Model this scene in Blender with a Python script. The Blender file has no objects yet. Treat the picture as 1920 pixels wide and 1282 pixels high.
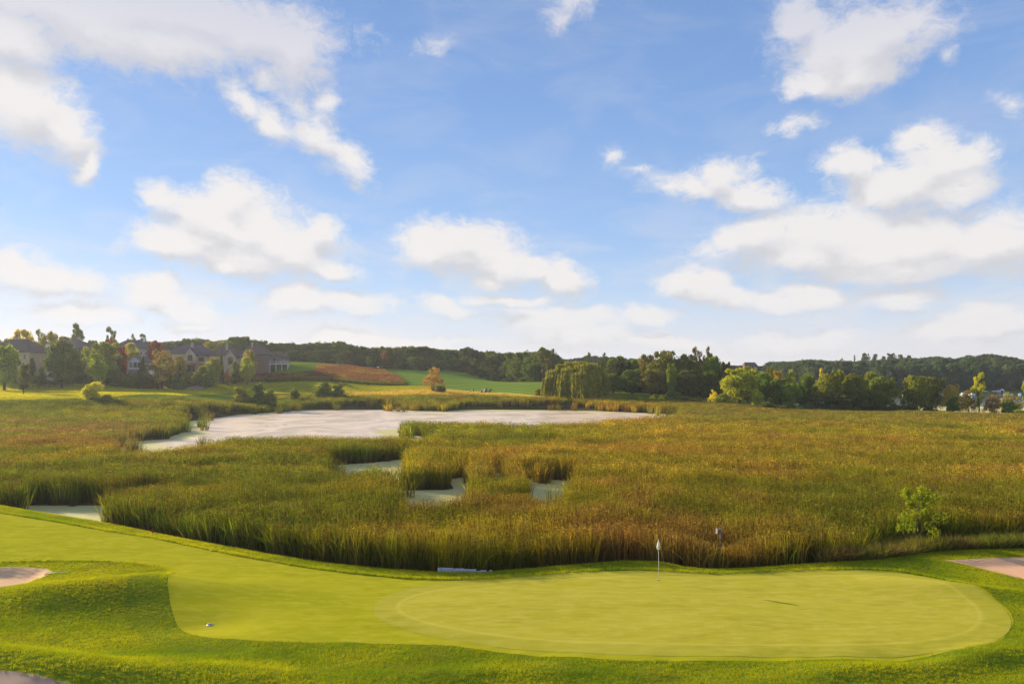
import bpy, bmesh, math, random
import numpy as np
from mathutils import Vector, Matrix
R = math.radians
S = bpy.context.scene
COL = S.collection
rng = np.random.default_rng(11)
random.seed(5)

# ------------------------------------------------------------------ camera
CZ, F, YH = 12.2, 1280.0, 702.0           # eye height (m), focal length and horizon row for a 1920 px wide frame
cam = bpy.data.cameras.new('camera'); co = bpy.data.objects.new('camera', cam); COL.objects.link(co)
cam.lens = 24.0; cam.sensor_width = 36.0; cam.shift_y = (YH - 641) / 1920.0
cam.clip_start = 0.1; cam.clip_end = 9000
co.location = (0, 0, CZ); co.rotation_euler = (R(90), 0, 0)
S.camera = co

# ------------------------------------------------------------------ sun and exposure
SUN_EL, SUN_AZ = 16.5, -56.0
SKY_STRENGTH, SUN_STRENGTH = 0.12, 5.0
S.view_settings.view_transform = 'Standard'; S.view_settings.look = 'None'
S.view_settings.exposure = 0.92; S.view_settings.gamma = 1.0
sd = Vector((math.sin(R(SUN_AZ)) * math.cos(R(SUN_EL)), math.cos(R(SUN_AZ)) * math.cos(R(SUN_EL)), math.sin(R(SUN_EL))))
sl = bpy.data.lights.new('sun', 'SUN'); so = bpy.data.objects.new('sun', sl); COL.objects.link(so)
sl.energy = SUN_STRENGTH; sl.angle = R(0.6); sl.color = (1.0, 0.84, 0.60)
so.rotation_euler = (-sd).to_track_quat('-Z', 'Y').to_euler(); so.location = (0, 0, 80)

# ------------------------------------------------------------------ sky with clouds
W = bpy.data.worlds.new('World'); S.world = W; W.use_nodes = True
wt = W.node_tree; wn = wt.nodes; wl = wt.links; wn.clear()
try:
    W.cycles.sampling_method = 'MANUAL'; W.cycles.sample_map_resolution = 512
except Exception: pass
def nd(t, kind, **kw):
    n = t.nodes.new(kind)
    for k, v in kw.items():
        if k.startswith('i_'):
            n.inputs[int(k[2:])].default_value = v
        else: setattr(n, k, v)
    return n
def lk(t, a, b): t.links.new(a, b)
def mth(t, op, a, b=None, c=None, clamp=False):
    n = t.nodes.new('ShaderNodeMath'); n.operation = op; n.use_clamp = clamp
    for i, x in enumerate((a, b, c)):
        if x is None: continue
        if hasattr(x, 'links'): t.links.new(x, n.inputs[i])
        else: n.inputs[i].default_value = x
    return n.outputs[0]
def mixc(t, f, a, b, mode='MIX'):
    n = t.nodes.new('ShaderNodeMix'); n.data_type = 'RGBA'; n.blend_type = mode
    for i, x in ((0, f), (6, a), (7, b)):
        if hasattr(x, 'links'): t.links.new(x, n.inputs[i])
        else: n.inputs[i].default_value = x if i == 0 else (*x, 1) if len(x) == 3 else x
    return n.outputs[2]
def sstep(t, x, lo, hi, a=0.0, b=1.0):
    n = t.nodes.new('ShaderNodeMapRange'); n.interpolation_type = 'SMOOTHSTEP'
    lk(t, x, n.inputs[0]); n.inputs[1].default_value = lo; n.inputs[2].default_value = hi
    n.inputs[3].default_value = a; n.inputs[4].default_value = b
    return n.outputs[0]

# every puff: centre column, centre row, half width, half height, tilt; read off the photograph and kept as sky directions
PUFFS = [
 (150,20,300,75,0),(300,75,190,62,0),(480,70,120,70,0),(555,95,60,80,-15),(20,70,90,60,0),(300,15,330,60,0),
 (45,190,110,80,-25),(115,235,70,55,-40),(160,300,26,38,-20),
 (450,190,76,36,-25,.42),(505,225,66,42,-45,.35),(500,155,70,44,20,.6),(590,255,82,48,-25,.3),(655,298,70,38,-25,.3),(604,190,50,40,20,.48),(550,190,80,60,-20,.7),
 (315,365,48,26,-20),(385,400,95,42,-10),(450,430,125,62,0),(545,455,95,50,-5),(350,452,95,36,0),(460,480,120,36,0),(865,465,105,48,0),(820,470,60,36,0),(1620,462,290,52,0),(1700,350,120,44,0),(1600,110,90,60,0),(180,60,200,60,0),(432,375,52,50,10),(400,420,90,50,0),(500,440,110,52,-20),(310,455,76,34,-8),(560,480,90,40,-10),(640,510,48,24,-15),(410,492,50,20,0),(600,425,36,30,0),
 (810,450,66,36,10),(860,445,60,36,0),(900,480,90,40,-12),(950,500,60,34,-15),(915,525,40,22,0),(1050,518,46,34,-25),(1000,500,40,22,-5),
 (80,512,105,34,0),(140,525,70,24,-5),(20,500,60,30,0),
 (285,545,40,34,-20),(330,572,90,22,-8),(160,585,100,22,0),
 (560,562,60,28,-5),(655,572,80,20,-5),(835,582,56,18,-8),
 (1560,90,70,60,15),(1590,135,90,42,-5),(1620,70,150,60,0),(1500,40,60,50,0),(1530,150,50,30,0),
 (1070,12,70,50,20,.5),(1062,50,40,40,10,.6),(1152,283,52,40,10,.78),(1500,238,74,38,10,.66),(1880,200,90,46,-25,.8),(820,85,90,40,15,.88),(225,112,50,54,-30,.8),(1775,105,60,56,0,.9),(1540,60,130,80,0,.5),(1200,320,60,30,-20,.85),
 (1340,325,72,42,0,.15),(1400,365,100,40,-14,.15),(1290,350,90,34,-10,.35),(1250,350,70,30,0,.6),
 (1600,310,60,34,-25),(1680,360,110,44,-15),(1760,310,84,42,-5),(1790,355,60,34,0),(1720,270,56,36,-20,.3),
 (1420,445,110,34,8),(1560,435,150,56,0),(1700,450,180,60,0),(1860,450,130,60,0),(1680,500,190,36,0),(1520,480,110,30,0),
 (1300,530,62,28,-5),(1350,556,80,26,-10),(1210,590,60,18,0),
 (1520,565,56,26,5),(1460,575,50,18,-10),(1680,562,78,26,0),(1860,600,90,32,0),(1800,620,90,20,0),
 (1050,600,110,22,-5),(1080,630,110,20,0),(1500,640,110,16,0),(620,625,60,12,0),(360,612,50,12,0),(1240,640,80,14,0),(700,640,200,10,0),(950,565,90,12,0),
 (2080,430,150,50,5),(2250,300,150,50,-10),(-160,420,130,50,10),(-300,250,140,60,0),(-150,560,120,30,0),(2150,580,120,30,0),
]
def puff_geo(p):
    px, py, rx, ry, tilt = p[:5]
    az = math.degrees(math.atan((px - 960) / F)); c = math.cos(R(az))
    el = math.degrees(math.atan((YH - py) / F * c))
    return az, el, math.degrees(rx / F) * c * c, math.degrees(ry / F) * c * math.cos(R(el)) ** 2
FRAMES = (-30, -14, 0, 12)
def cloud_group(name, puffs):
    grp = bpy.data.node_groups.new(name, 'ShaderNodeTree')
    grp.interface.new_socket('dir', in_out='INPUT', socket_type='NodeSocketVector')
    grp.interface.new_socket('field', in_out='OUTPUT', socket_type='NodeSocketFloat')
    gi = grp.nodes.new('NodeGroupInput'); go = grp.nodes.new('NodeGroupOutput')
    acc = None
    for fr in FRAMES:
        mine = [p for p in puffs if min(FRAMES, key=lambda f: abs(f - p[4])) == fr]
        if not mine: continue
        rot = grp.nodes.new('ShaderNodeMapping'); rot.vector_type = 'POINT'; lk(grp, gi.outputs[0], rot.inputs[0]); rot.inputs[2].default_value = (0, 0, R(-fr))
        q = rot.outputs[0]; ps, pc = (1.0, 1.0), (0.0, 0.0)      # q = (p - pc) / ps in the turned frame
        for p in mine:
            az, el, hw, hh = puff_geo(p)
            cr, sr = math.cos(R(-fr)), math.sin(R(-fr))
            cx, cy = az * cr - el * sr, az * sr + el * cr
            m = grp.nodes.new('ShaderNodeVectorMath'); m.operation = 'MULTIPLY_ADD'; lk(grp, q, m.inputs[0])
            m.inputs[1].default_value = (ps[0] / hw, ps[1] / hh, 0)
            m.inputs[2].default_value = ((pc[0] - cx) / hw, (pc[1] - cy) / hh, 0)
            q = m.outputs[0]; ps, pc = (hw, hh), (cx, cy)
            l = grp.nodes.new('ShaderNodeVectorMath'); l.operation = 'LENGTH'; lk(grp, q, l.inputs[0])
            lv = l.outputs['Value']
            if len(p) > 5: lv = mth(grp, 'ADD', lv, p[5])
            if acc is None: acc = lv
            else:
                k = grp.nodes.new('ShaderNodeMath'); k.operation = 'SMOOTH_MIN'; k.inputs[2].default_value = 0.28
                lk(grp, acc, k.inputs[0]); lk(grp, lv, k.inputs[1]); acc = k.outputs[0]
    lk(grp, acc, go.inputs[0])
    return grp

tc = wn.new('ShaderNodeTexCoord'); sx = wn.new('ShaderNodeSeparateXYZ'); lk(wt, tc.outputs['Generated'], sx.inputs[0])
az = mth(wt, 'MULTIPLY', mth(wt, 'ARCTAN2', sx.outputs[0], sx.outputs[1]), 57.2958)
el = mth(wt, 'MULTIPLY', mth(wt, 'ARCSINE', sx.outputs[2]), 57.2958)
cb = wn.new('ShaderNodeCombineXYZ'); lk(wt, az, cb.inputs[0]); lk(wt, el, cb.inputs[1])
P0 = cb.outputs[0]
def wnoise(vec, scale, detail, rough=0.55, sc=(1, 1, 1), dist=0.0):
    mp = wn.new('ShaderNodeMapping'); mp.inputs[3].default_value = sc; lk(wt, vec, mp.inputs[0])
    n = wn.new('ShaderNodeTexNoise'); n.inputs['Scale'].default_value = scale; n.inputs['Detail'].default_value = detail
    n.inputs['Roughness'].default_value = rough; n.inputs['Distortion'].default_value = dist
    lk(wt, mp.outputs[0], n.inputs['Vector']); return n
wz = wnoise(P0, 0.16, 6, 0.58, (1, 1.35, 1))
off = wn.new('ShaderNodeVectorMath'); off.operation = 'MULTIPLY_ADD'
lk(wt, wz.outputs['Color'], off.inputs[0]); off.inputs[1].default_value = (5.0, 3.4, 0); off.inputs[2].default_value = (-2.5, -1.7, 0)
ad = wn.new('ShaderNodeVectorMath'); ad.operation = 'ADD'; lk(wt, P0, ad.inputs[0]); lk(wt, off.outputs[0], ad.inputs[1])
ad2 = wn.new('ShaderNodeVectorMath'); ad2.operation = 'ADD'; lk(wt, ad.outputs[0], ad2.inputs[0]); ad2.inputs[1].default_value = (-0.5, 1.6, 0)
fine = wnoise(P0, 0.62, 10, 0.72, (1, 1.5, 1), 0.5)
fb = mth(wt, 'MULTIPLY', mth(wt, 'SUBTRACT', fine.outputs[0], 0.5), 1.75)
sky = wn.new('ShaderNodeTexSky'); sky.sky_type = 'NISHITA'; sky.sun_disc = False
sky.sun_elevation = R(SUN_EL); sky.sun_rotation = R(SUN_AZ); sky.altitude = 280; sky.air_density = 1.0; sky.dust_density = 0.6; sky.ozone_density = 2.5
# even out the glare round the sun the way the photograph's exposure does, keeping the hue of clear air by height
lum = wn.new('ShaderNodeRGBToBW'); lk(wt, sky.outputs[0], lum.inputs[0])
lev = mth(wt, 'POWER', mth(wt, 'MULTIPLY', lum.outputs[0], 0.28), 0.12)
ramp = wn.new('ShaderNodeValToRGB'); e = ramp.color_ramp.elements
lk(wt, mth(wt, 'DIVIDE', el, 60.0, clamp=True), ramp.inputs[0])
AIR = [(0.0, (0.68, 0.76, 0.90)), (0.08, (0.56, 0.72, 0.93)), (0.20, (0.37, 0.58, 0.94)), (0.36, (0.26, 0.455, 0.85)), (0.50, (0.22, 0.39, 0.76)), (1.0, (0.17, 0.30, 0.62))]
e[0].position = 0; e[0].color = (*AIR[0][1], 1); e[1].position = 1; e[1].color = (*AIR[-1][1], 1)
for p, c in AIR[1:-1]:
    x = e.new(p); x.color = (*c, 1)
SK = 4.2
sc_ = wn.new('ShaderNodeVectorMath'); sc_.operation = 'SCALE'; lk(wt, ramp.outputs[0], sc_.inputs[0]); lk(wt, mth(wt, 'MULTIPLY', lev, SK), sc_.inputs['Scale'])
skc0 = mixc(wt, 0.04, sc_.outputs[0], sky.outputs[0])
CW, CG, CH = (3.95, 3.8, 3.72), (2.95, 2.93, 3.05), (3.85, 3.58, 3.48)
veil = wnoise(P0, 0.10, 6, 0.6, (1, 2.6, 1), 0.6)
vlow = sstep(wt, el, 16, 1)
va = mth(wt, 'MULTIPLY', sstep(wt, veil.outputs[0], 0.40, 0.70), mth(wt, 'MULTIPLY_ADD', vlow, 0.45, 0.13))
low = sstep(wt, el, 8, 0.5)
base = mixc(wt, va, skc0, CH)
base = mixc(wt, mth(wt, 'MULTIPLY', low, 0.6), base, CH)
hi = sstep(wt, el, 19, 27)
gen = wnoise(P0, 0.045, 6, 0.6, (1, 1.8, 1))
gm = sstep(wt, gen.outputs[0], 0.5, 0.62)
def backdrop(c):
    bg = wn.new('ShaderNodeBackground'); lk(wt, c, bg.inputs[0]); bg.inputs[1].default_value = SKY_STRENGTH; return bg.outputs[0]
shader = backdrop(mixc(wt, mth(wt, 'MULTIPLY', gm, 0.9), base, (3.6, 3.6, 3.8)))      # the rest of the dome
SECT = [(-75, -27), (-27, -14), (-14, 1), (1, 17), (17, 28), (28, 75)]
for k, (a0, a1) in enumerate(SECT):
    sel = []
    for p in PUFFS:
        paz, pel, hw, hh = puff_geo(p); w = max(hw, hh * 0.6) * 1.6 + 2.2
        if paz + w > a0 and paz - w < a1: sel.append(p)
    g_ = cloud_group('cloud_field', sel)
    def field(vec):
        g = wn.new('ShaderNodeGroup'); g.node_tree = g_; lk(wt, vec, g.inputs[0]); return g.outputs[0]
    f0 = field(ad.outputs[0]); f1 = field(ad2.outputs[0])
    alpha = sstep(wt, mth(wt, 'ADD', f0, fb), 1.50, 0.52)
    shade = mth(wt, 'SUBTRACT', f1, f0)
    relief = mth(wt, 'ADD', mth(wt, 'MULTIPLY', shade, 0.8), mth(wt, 'MULTIPLY', mth(wt, 'SUBTRACT', fine.outputs[0], 0.5), 0.7))
    lit = sstep(wt, relief, -0.5, 0.25)
    cc = mixc(wt, lit, CG, CW)
    cc = mixc(wt, mth(wt, 'MULTIPLY', hi, 0.7), cc, (2.65, 2.75, 3.3))
    al = mth(wt, 'MULTIPLY', alpha, mth(wt, 'MULTIPLY_ADD', low, -0.35, 0.95))
    b_ = backdrop(mixc(wt, al, base, cc))
    inside = mth(wt, 'MULTIPLY', mth(wt, 'GREATER_THAN', az, a0), mth(wt, 'LESS_THAN', az, a1))
    inside = mth(wt, 'MULTIPLY', inside, mth(wt, 'MULTIPLY', mth(wt, 'GREATER_THAN', el, -0.5), mth(wt, 'LESS_THAN', el, 42)))
    mx = wn.new('ShaderNodeMixShader'); lk(wt, inside, mx.inputs[0]); lk(wt, shader, mx.inputs[1]); lk(wt, b_, mx.inputs[2]); shader = mx.outputs[0]
ow = wn.new('ShaderNodeOutputWorld'); lk(wt, shader, ow.inputs[0])
# ------------------------------------------------------------------ helpers: noise, terrain height, projection
def _h(ix, iy, s):
    n = (ix.astype(np.int64) * 374761393 + iy.astype(np.int64) * 668265263 + s * 974634777) & 0xffffffff
    n = ((n ^ (n >> 13)) * 1274126177) & 0xffffffff
    return ((n ^ (n >> 16)) & 0xffff) / 65535.0
def vnoise(x, y, s=0):
    x = np.asarray(x, float); y = np.asarray(y, float)
    ix = np.floor(x); iy = np.floor(y); fx = x - ix; fy = y - iy
    fx = fx * fx * (3 - 2 * fx); fy = fy * fy * (3 - 2 * fy); ix = ix.astype(np.int64); iy = iy.astype(np.int64)
    a = _h(ix, iy, s); b = _h(ix + 1, iy, s); c = _h(ix, iy + 1, s); d = _h(ix + 1, iy + 1, s)
    return (a * (1 - fx) + b * fx) * (1 - fy) + (c * (1 - fx) + d * fx) * fy
def fbm(x, y, s=0, o=4):
    t = 0; a = 0.5; n = 0
    for k in range(o):
        t = t + a * vnoise(np.asarray(x) * 2 ** k + 17.3 * k, np.asarray(y) * 2 ** k - 9.1 * k, s + k); n += a; a *= 0.5
    return t / n
def smooth(x, a, b):
    t = np.clip((np.asarray(x, float) - a) / (b - a), 0, 1); return t * t * (3 - 2 * t)

def PX(px, D): return (px - 960) / F * D
def ZP(py, D): return CZ + (YH - py) / F * D
def at_z(px, py, z):                                      # point of the sight line at height z
    D = (CZ - z) * F / (py - YH); return PX(px, D), D

# shore of the near land: columns and rows of its crest, taken at 1 m above the water
_sh = [(0,950),(100,966),(200,984),(300,1005),(400,1024),(500,1042),(600,1057),(700,1068),(800,1075),(900,1076),(1000,1068),(1100,1060),(1170,1056),(1240,1059),(1290,1067),(1340,1071),(1400,1069),(1500,1063),(1600,1060),(1660,1058)]
_shw = [(-260, 190), (-120, 96), (-62, 68.5)] + [at_z(a, b, 1.0) for a, b in _sh] + [(25.5, 42.3), (28.5, 43.2), (34, 43.6), (50, 45), (90, 50), (200, 60)]
_shx = np.array([p[0] for p in _shw]); _shy = np.array([p[1] for p in _shw])
def yshore(x): return np.interp(x, _shx, _shy)

# water openings in the marsh, corners given as (column, row, height of the line read off)
WATERS = [
 [(215,832,0),(262,826,0),(312,823,0),(340,813,0),(351,783,0),(378,781,0),(440,777,0),(487,775,0),(524,770,0),(560,769,0),(618,767,0),(728,766,0),(774,770,0),(833,771,0),(880,767,0),(1000,767,0),(1073,767,0),(1123,770,0),(1160,772,0),(1276,777,0),
  (1270,779,2.0),(1200,783,2.2),(1100,788,2.3),(1050,790,2.3),(1000,796,2.3),(950,793,2.3),(900,790,2.3),(850,787,2.3),(812,790,2.3),(790,806,0),(738,808,0),(745,812,0),(800,820,0),(800,821,2.3),(760,818,2.3),(735,816,2.3),(700,817,2.3),(640,817,2.3),(560,818,2.3),(480,820,2.3),(417,819,2.3),(395,832,2.3),(345,838,2.3),(286,840,2.3),(225,842,2.3)],
 [(622,873,0),(650,871,0),(700,868,0),(757,861,0),(768,872,2.3),(735,873,2.3),(690,878,2.3),(640,885,2.3),(618,887,2.3)],
 [(820,881,0),(872,881,0),(876,900,0),(877,922,0),(876,926,2.3),(830,930,2.3),(745,935,2.3),(735,925,0),(745,921,0),(800,920,0),(858,918,0),(843,895,0)],
 [(983,899,0),(1070,902,0),(1052,916,2.3),(1030,928,2.3),(1002,914,2.3)],
 [(925,888,0),(945,888,0),(940,892,2.3),(928,892,2.3)],
 [(40,949,0),(205,949,0),(290,940,0),(300,952,0),(207,962,0),(203,990,0),(120,1000,0),(40,1000,0)],
]
def wpoly(pts): return np.array([at_z(a, b, z) for a, b, z in pts])
WPOLY = [wpoly(p) for p in WATERS]
def inpoly(x, y, P):
    x = np.asarray(x, float); y = np.asarray(y, float); ins = np.zeros(x.shape, bool); n = len(P)
    for i in range(n):
        x0, y0 = P[i]; x1, y1 = P[(i + 1) % n]
        c = (y0 > y) != (y1 > y)
        with np.errstate(divide='ignore', invalid='ignore'):
            ins ^= c & (x < (x1 - x0) * (y - y0) / (y1 - y0 + 1e-12) + x0)
    return ins
def sdist(x, y, P):                                        # > 0 inside
    x = np.asarray(x, float); y = np.asarray(y, float); d = np.full(x.shape, 1e9); n = len(P)
    for i in range(n):
        x0, y0 = P[i]; x1, y1 = P[(i + 1) % n]; dx, dy = x1 - x0, y1 - y0
        t = np.clip(((x - x0) * dx + (y - y0) * dy) / (dx * dx + dy * dy + 1e-12), 0, 1)
        d = np.minimum(d, (x - x0 - t * dx) ** 2 + (y - y0 - t * dy) ** 2)
    d = np.sqrt(d); return np.where(inpoly(x, y, P), d, -d)

# scattered heights of everything beyond the marsh, most read off as (column, row, distance)
_c = []
for D in (50, 80, 110, 140): _c += [(u * D, D, 0.0) for u in (-1.6, -1.0, -0.6, -0.2, 0.2, 0.6, 1.0, 1.6)]
_c += [(PX(p, 165), 165, z) for p, z in ((-600, 1.5), (-100, .8), (150, .5), (400, 0), (700, 0), (1000, 0), (1300, 0), (1700, 0.1), (2100, .2))]
_c += [(PX(p, 200), 200, z) for p, z in ((450, 0.2), (700, 0), (1000, 0), (1250, 0.2), (1400, .5), (1550, .6), (1750, .3), (2000, .3))]
_c += [(PX(p, 228), 228, z) for p, z in ((500, .2), (650, 0), (800, 0), (950, 0), (1100, 0.2), (1250, 1.4))]
_c += [(PX(p, 184), 184, z) for p, z in ((0, 2.3), (-300, 3.2), (-900, 5), (200, 1.9), (350, .8))]
for (px, py, D) in [(0,751,198),(0,733,230),(0,715,252),(0,700,300),(0,664,420),(-400,735,215),(-400,700,260),(-800,690,300),
    (173,749,196),(173,727,238),(173,710,262),(173,696,310),(300,743,210),(300,723,255),(300,709,275),(300,692,330),(300,662,430),
    (420,741,235),(420,719,270),(420,703,290),(500,697,300),(500,736,255),(500,713,285),(600,736,268),(600,715,300),(600,690,345),(575,679,372),(640,684,380),(520,690,330),
    (700,690,392),(700,717,320),(700,736,283),(800,692,402),(800,715,335),(800,735,288),(870,695,402),(870,715,345),(870,737,297),(930,712,385),(940,716,355),(940,737,290),
    (1040,715,340),(1040,740,268),(1150,745,247),(1150,722,330),(1250,752,238),(1250,740,290),(1370,757,230),(1370,748,270),(1500,769,213),(1600,774,207),(1700,778,206),(1920,788,196)]:
    if px <= 500 and 229 < D < 335: D *= 1.09
    _c.append((PX(px, D), D, ZP(py, D)))
_c += [(PX(p, D), D, z) for p, D, z in ((600, 470, 17), (900, 480, 13), (1100, 420, 9), (1300, 340, 5), (1300, 420, 7), (0, 520, 19), (300, 520, 19), (-500, 480, 18), (600, 700, 16), (1000, 700, 18), (200, 900, 18), (1000, 1000, 18), (1300, 560, 12),
    (1440, 250, -1.5), (1440, 330, -1.5), (1440, 420, -1.2), (1600, 240, -1.2), (1600, 330, -2), (1600, 425, -1.5), (1800, 240, -1.5), (1800, 330, -2), (1800, 430, -1.5), (2100, 240, -1.5), (2100, 420, -1.5), (2600, 250, -1.5), (2600, 420, -1.5),
    (1380, 300, 1.5), (1370, 380, 2.5),
    (1450, 455, 2), (1600, 455, 2), (1800, 455, 2), (2100, 455, 2), (2600, 460, 2), (1450, 530, 11), (1600, 530, 13), (1800, 530, 13), (2100, 530, 14), (2600, 530, 12), (1600, 700, 16), (2100, 700, 16), (1800, 1000, 14))]
_c += [(-900, 600, 18), (-900, 100, 10), (900, 600, 12), (900, 100, 2), (-2500, 500, 12), (2500, 500, 10), (0, 2600, 12), (-2000, 2600, 12), (2000, 2600, 12), (0, -60, 0), (-400, 60, 3), (300, 40, 0)]
_c = np.array(_c); _C0 = 14.0
_K = np.sqrt(((_c[:, None, :2] - _c[None, :, :2]) ** 2).sum(-1) + _C0 ** 2)
_n = len(_c); _zm = 5.0
_w = np.linalg.solve(_K - 0.0 * np.eye(_n), _c[:, 2] - _zm)
def far_h(x, y):
    sh = x.shape; x = x.ravel(); y = y.ravel(); out = np.empty(x.size)
    for i in range(0, x.size, 60000):
        a = x[i:i + 60000, None] - _c[None, :, 0]; b = y[i:i + 60000, None] - _c[None, :, 1]
        out[i:i + 60000] = np.sqrt(a * a + b * b + _C0 ** 2) @ _w + _zm
    return out.reshape(sh)
BUNK_L = np.array([at_z(a, b, 1.0) for a, b in [(-160,1064),(-60,1059),(0,1063),(40,1062),(88,1064),(96,1070),(84,1080),(60,1090),(44,1100),(26,1110),(0,1113),(-60,1120),(-160,1112)]])
BUNK_R = np.array([at_z(a, b, 0.6) for a, b in [(1772,1064),(1830,1059),(1920,1056),(2050,1056),(2200,1075),(2150,1110),(2000,1118),(1920,1100),(1860,1084),(1810,1072)]])
def bump(x, y, px, py, z, ax, ay, amp, rot=0.0):
    cx, cy = at_z(px, py, z); c, s = math.cos(R(rot)), math.sin(R(rot)); dx, dy = x - cx, y - cy
    u = (dx * c + dy * s) / ax; v = (-dx * s + dy * c) / ay
    return amp * np.exp(-(u * u + v * v))
def near_h(x, y):
    z = 1.0 + 0.10 * (fbm(x / 7, y / 5, 3, 3) - 0.5)
    z = z + bump(x, y, 175, 1098, 1.6, 6.2, 2.1, 0.85, 8) + bump(x, y, 300, 1080, 1.3, 2.2, 1.7, 0.28)
    z = z - bump(x, y, 385, 1168, 1.0, 2.4, 1.2, 0.22)                                # dip with the drain
    z = z + bump(x, y, 60, 1222, 1.7, 7.5, 1.25, 0.75, -16) + bump(x, y, 420, 1262, 1.3, 4.5, 1.2, 0.38, -14)
    z = z + bump(x, y, 1230, 1050, 1.0, 2.6, 1.4, 0.12) + bump(x, y, 1650, 1056, 1.0, 4.2, 1.6, 0.20)
    z = z + bump(x, y, 1790, 1105, 1.0, 4.6, 1.0, 0.30, -22)
    z = z + bump(x, y, 1600, 1262, 1.0, 3.0, 0.8, 0.28, 10) + bump(x, y, 1820, 1235, 1.0, 2.6, 0.7, 0.30, 20) - bump(x, y, 1700, 1235, 1.0, 2.2, .6, .15)
    z = z + bump(x, y, 900, 1262, 1.0, 5.0, .7, .12, 3)
    z = z + 0.18 * (fbm(x / 3.1, y / 2.0, 8, 3) - 0.5) * smooth(y, 31, 26) + 0.05 * (fbm(x / 1.1, y / .8, 9, 2) - .5) * smooth(y, 30, 27)
    # the ground climbs behind the frame towards the terrace the picture was taken from
    z = z + 5.5 * smooth(y, 22, -2) + 0.0
    # mown edge: step at the far collar
    for B, dep in ((BUNK_L, 0.42), (BUNK_R, 0.25)):
        m = (x > B[:, 0].min() - 2) & (x < B[:, 0].max() + 2) & (y > B[:, 1].min() - 2) & (y < B[:, 1].max() + 2)
        if m.any():
            d = sdist(x[m], y[m], B); zz = z[m]; zz = zz - dep * smooth(d, -0.05, 1.1); z = z.copy(); z[m] = zz
    return z
def height(x, y):
    x = np.asarray(x, float); y = np.asarray(y, float); shp = x.shape; x = x.ravel(); y = y.ravel()
    fz = far_h(x, y)
    s = (y - yshore(x)) * 0.9
    fz = np.where((y < 170) & (np.abs(x) < 260), np.clip(fz, -5, 5) * smooth(y, 125, 175), fz)
    fz = np.where((fz > -0.6) & (fz < 0.25) & (y < 236), 0.05, fz)
    fz = np.where((y < 236) & (y > 40) & (fz > -0.6), np.maximum(fz, 0.05), fz)
    fz = fz + 0.6 * (fbm(x / 38, y / 22, 21, 3) - .5) * smooth(fz, 1.5, 5)
    for P in WPOLY:
        m = (x > P[:, 0].min() - 3) & (x < P[:, 0].max() + 3) & (y > P[:, 1].min() - 3) & (y < P[:, 1].max() + 3)
        if m.any():
            d = sdist(x[m], y[m], P); fz[m] = fz[m] - 0.55 * smooth(d, -0.6, 1.0)
    m = s < 4
    out = fz.copy()
    if m.any():
        nz = near_h(x[m], y[m]); t = smooth(s[m], 0.0, 2.6)
        out[m] = nz * (1 - t) + fz[m] * t
    return out.reshape(shp)
def hz(x, y): return float(height(np.array([x]), np.array([y]))[0])
def ground_at(px, py, d0=23, d1=600):                      # first hit of the sight line with the ground
    D = np.concatenate([np.arange(d0, 80, 0.1), np.arange(80, d1, 0.8)]); x = PX(px, D)
    z = height(x, D); line = CZ + (YH - py) / F * D
    k = np.argmax(z >= line)
    if z[k] < line[k]: k = len(D) - 1
    return float(x[k]), float(D[k])
def outline(pts, **kw): return np.array([ground_at(a, b, **kw) for a, b in pts])

# ------------------------------------------------------------------ node materials
def new_mat(name):
    m = bpy.data.materials.new(name); m.use_nodes = True; t = m.node_tree; t.nodes.clear()
    o = t.nodes.new('ShaderNodeOutputMaterial'); return m, t, o
def noise(t, scale, detail=4, rough=0.55, vec=None, sc=None, dist=0.0):
    n = t.nodes.new('ShaderNodeTexNoise'); n.inputs['Scale'].default_value = scale; n.inputs['Detail'].default_value = detail
    n.inputs['Roughness'].default_value = rough; n.inputs['Distortion'].default_value = dist
    if vec is None:
        g = t.nodes.new('ShaderNodeNewGeometry'); vec = g.outputs['Position']
    if sc is not None:
        mp = t.nodes.new('ShaderNodeMapping'); mp.inputs[3].default_value = sc; lk(t, vec, mp.inputs[0]); vec = mp.outputs[0]
    lk(t, vec, n.inputs['Vector']); return n.outputs[0]
def bsdf(t, o, col, rough=0.8, spec=0.2, metal=0.0):
    b = t.nodes.new('ShaderNodeBsdfPrincipled')
    if hasattr(col, 'links'): lk(t, col, b.inputs['Base Color'])
    else: b.inputs['Base Color'].default_value = (*col, 1)
    if hasattr(rough, 'links'): lk(t, rough, b.inputs['Roughness'])
    else: b.inputs['Roughness'].default_value = rough
    b.inputs['Specular IOR Level'].default_value = spec; b.inputs['Metallic'].default_value = metal
    lk(t, b.outputs[0], o.inputs[0]); return b
def bumpn(t, b, h, strength, dist):
    n = t.nodes.new('ShaderNodeBump'); n.inputs['Strength'].default_value = strength; n.inputs['Distance'].default_value = dist
    lk(t, h, n.inputs['Height']); lk(t, n.outputs[0], b.inputs['Normal'])
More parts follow.
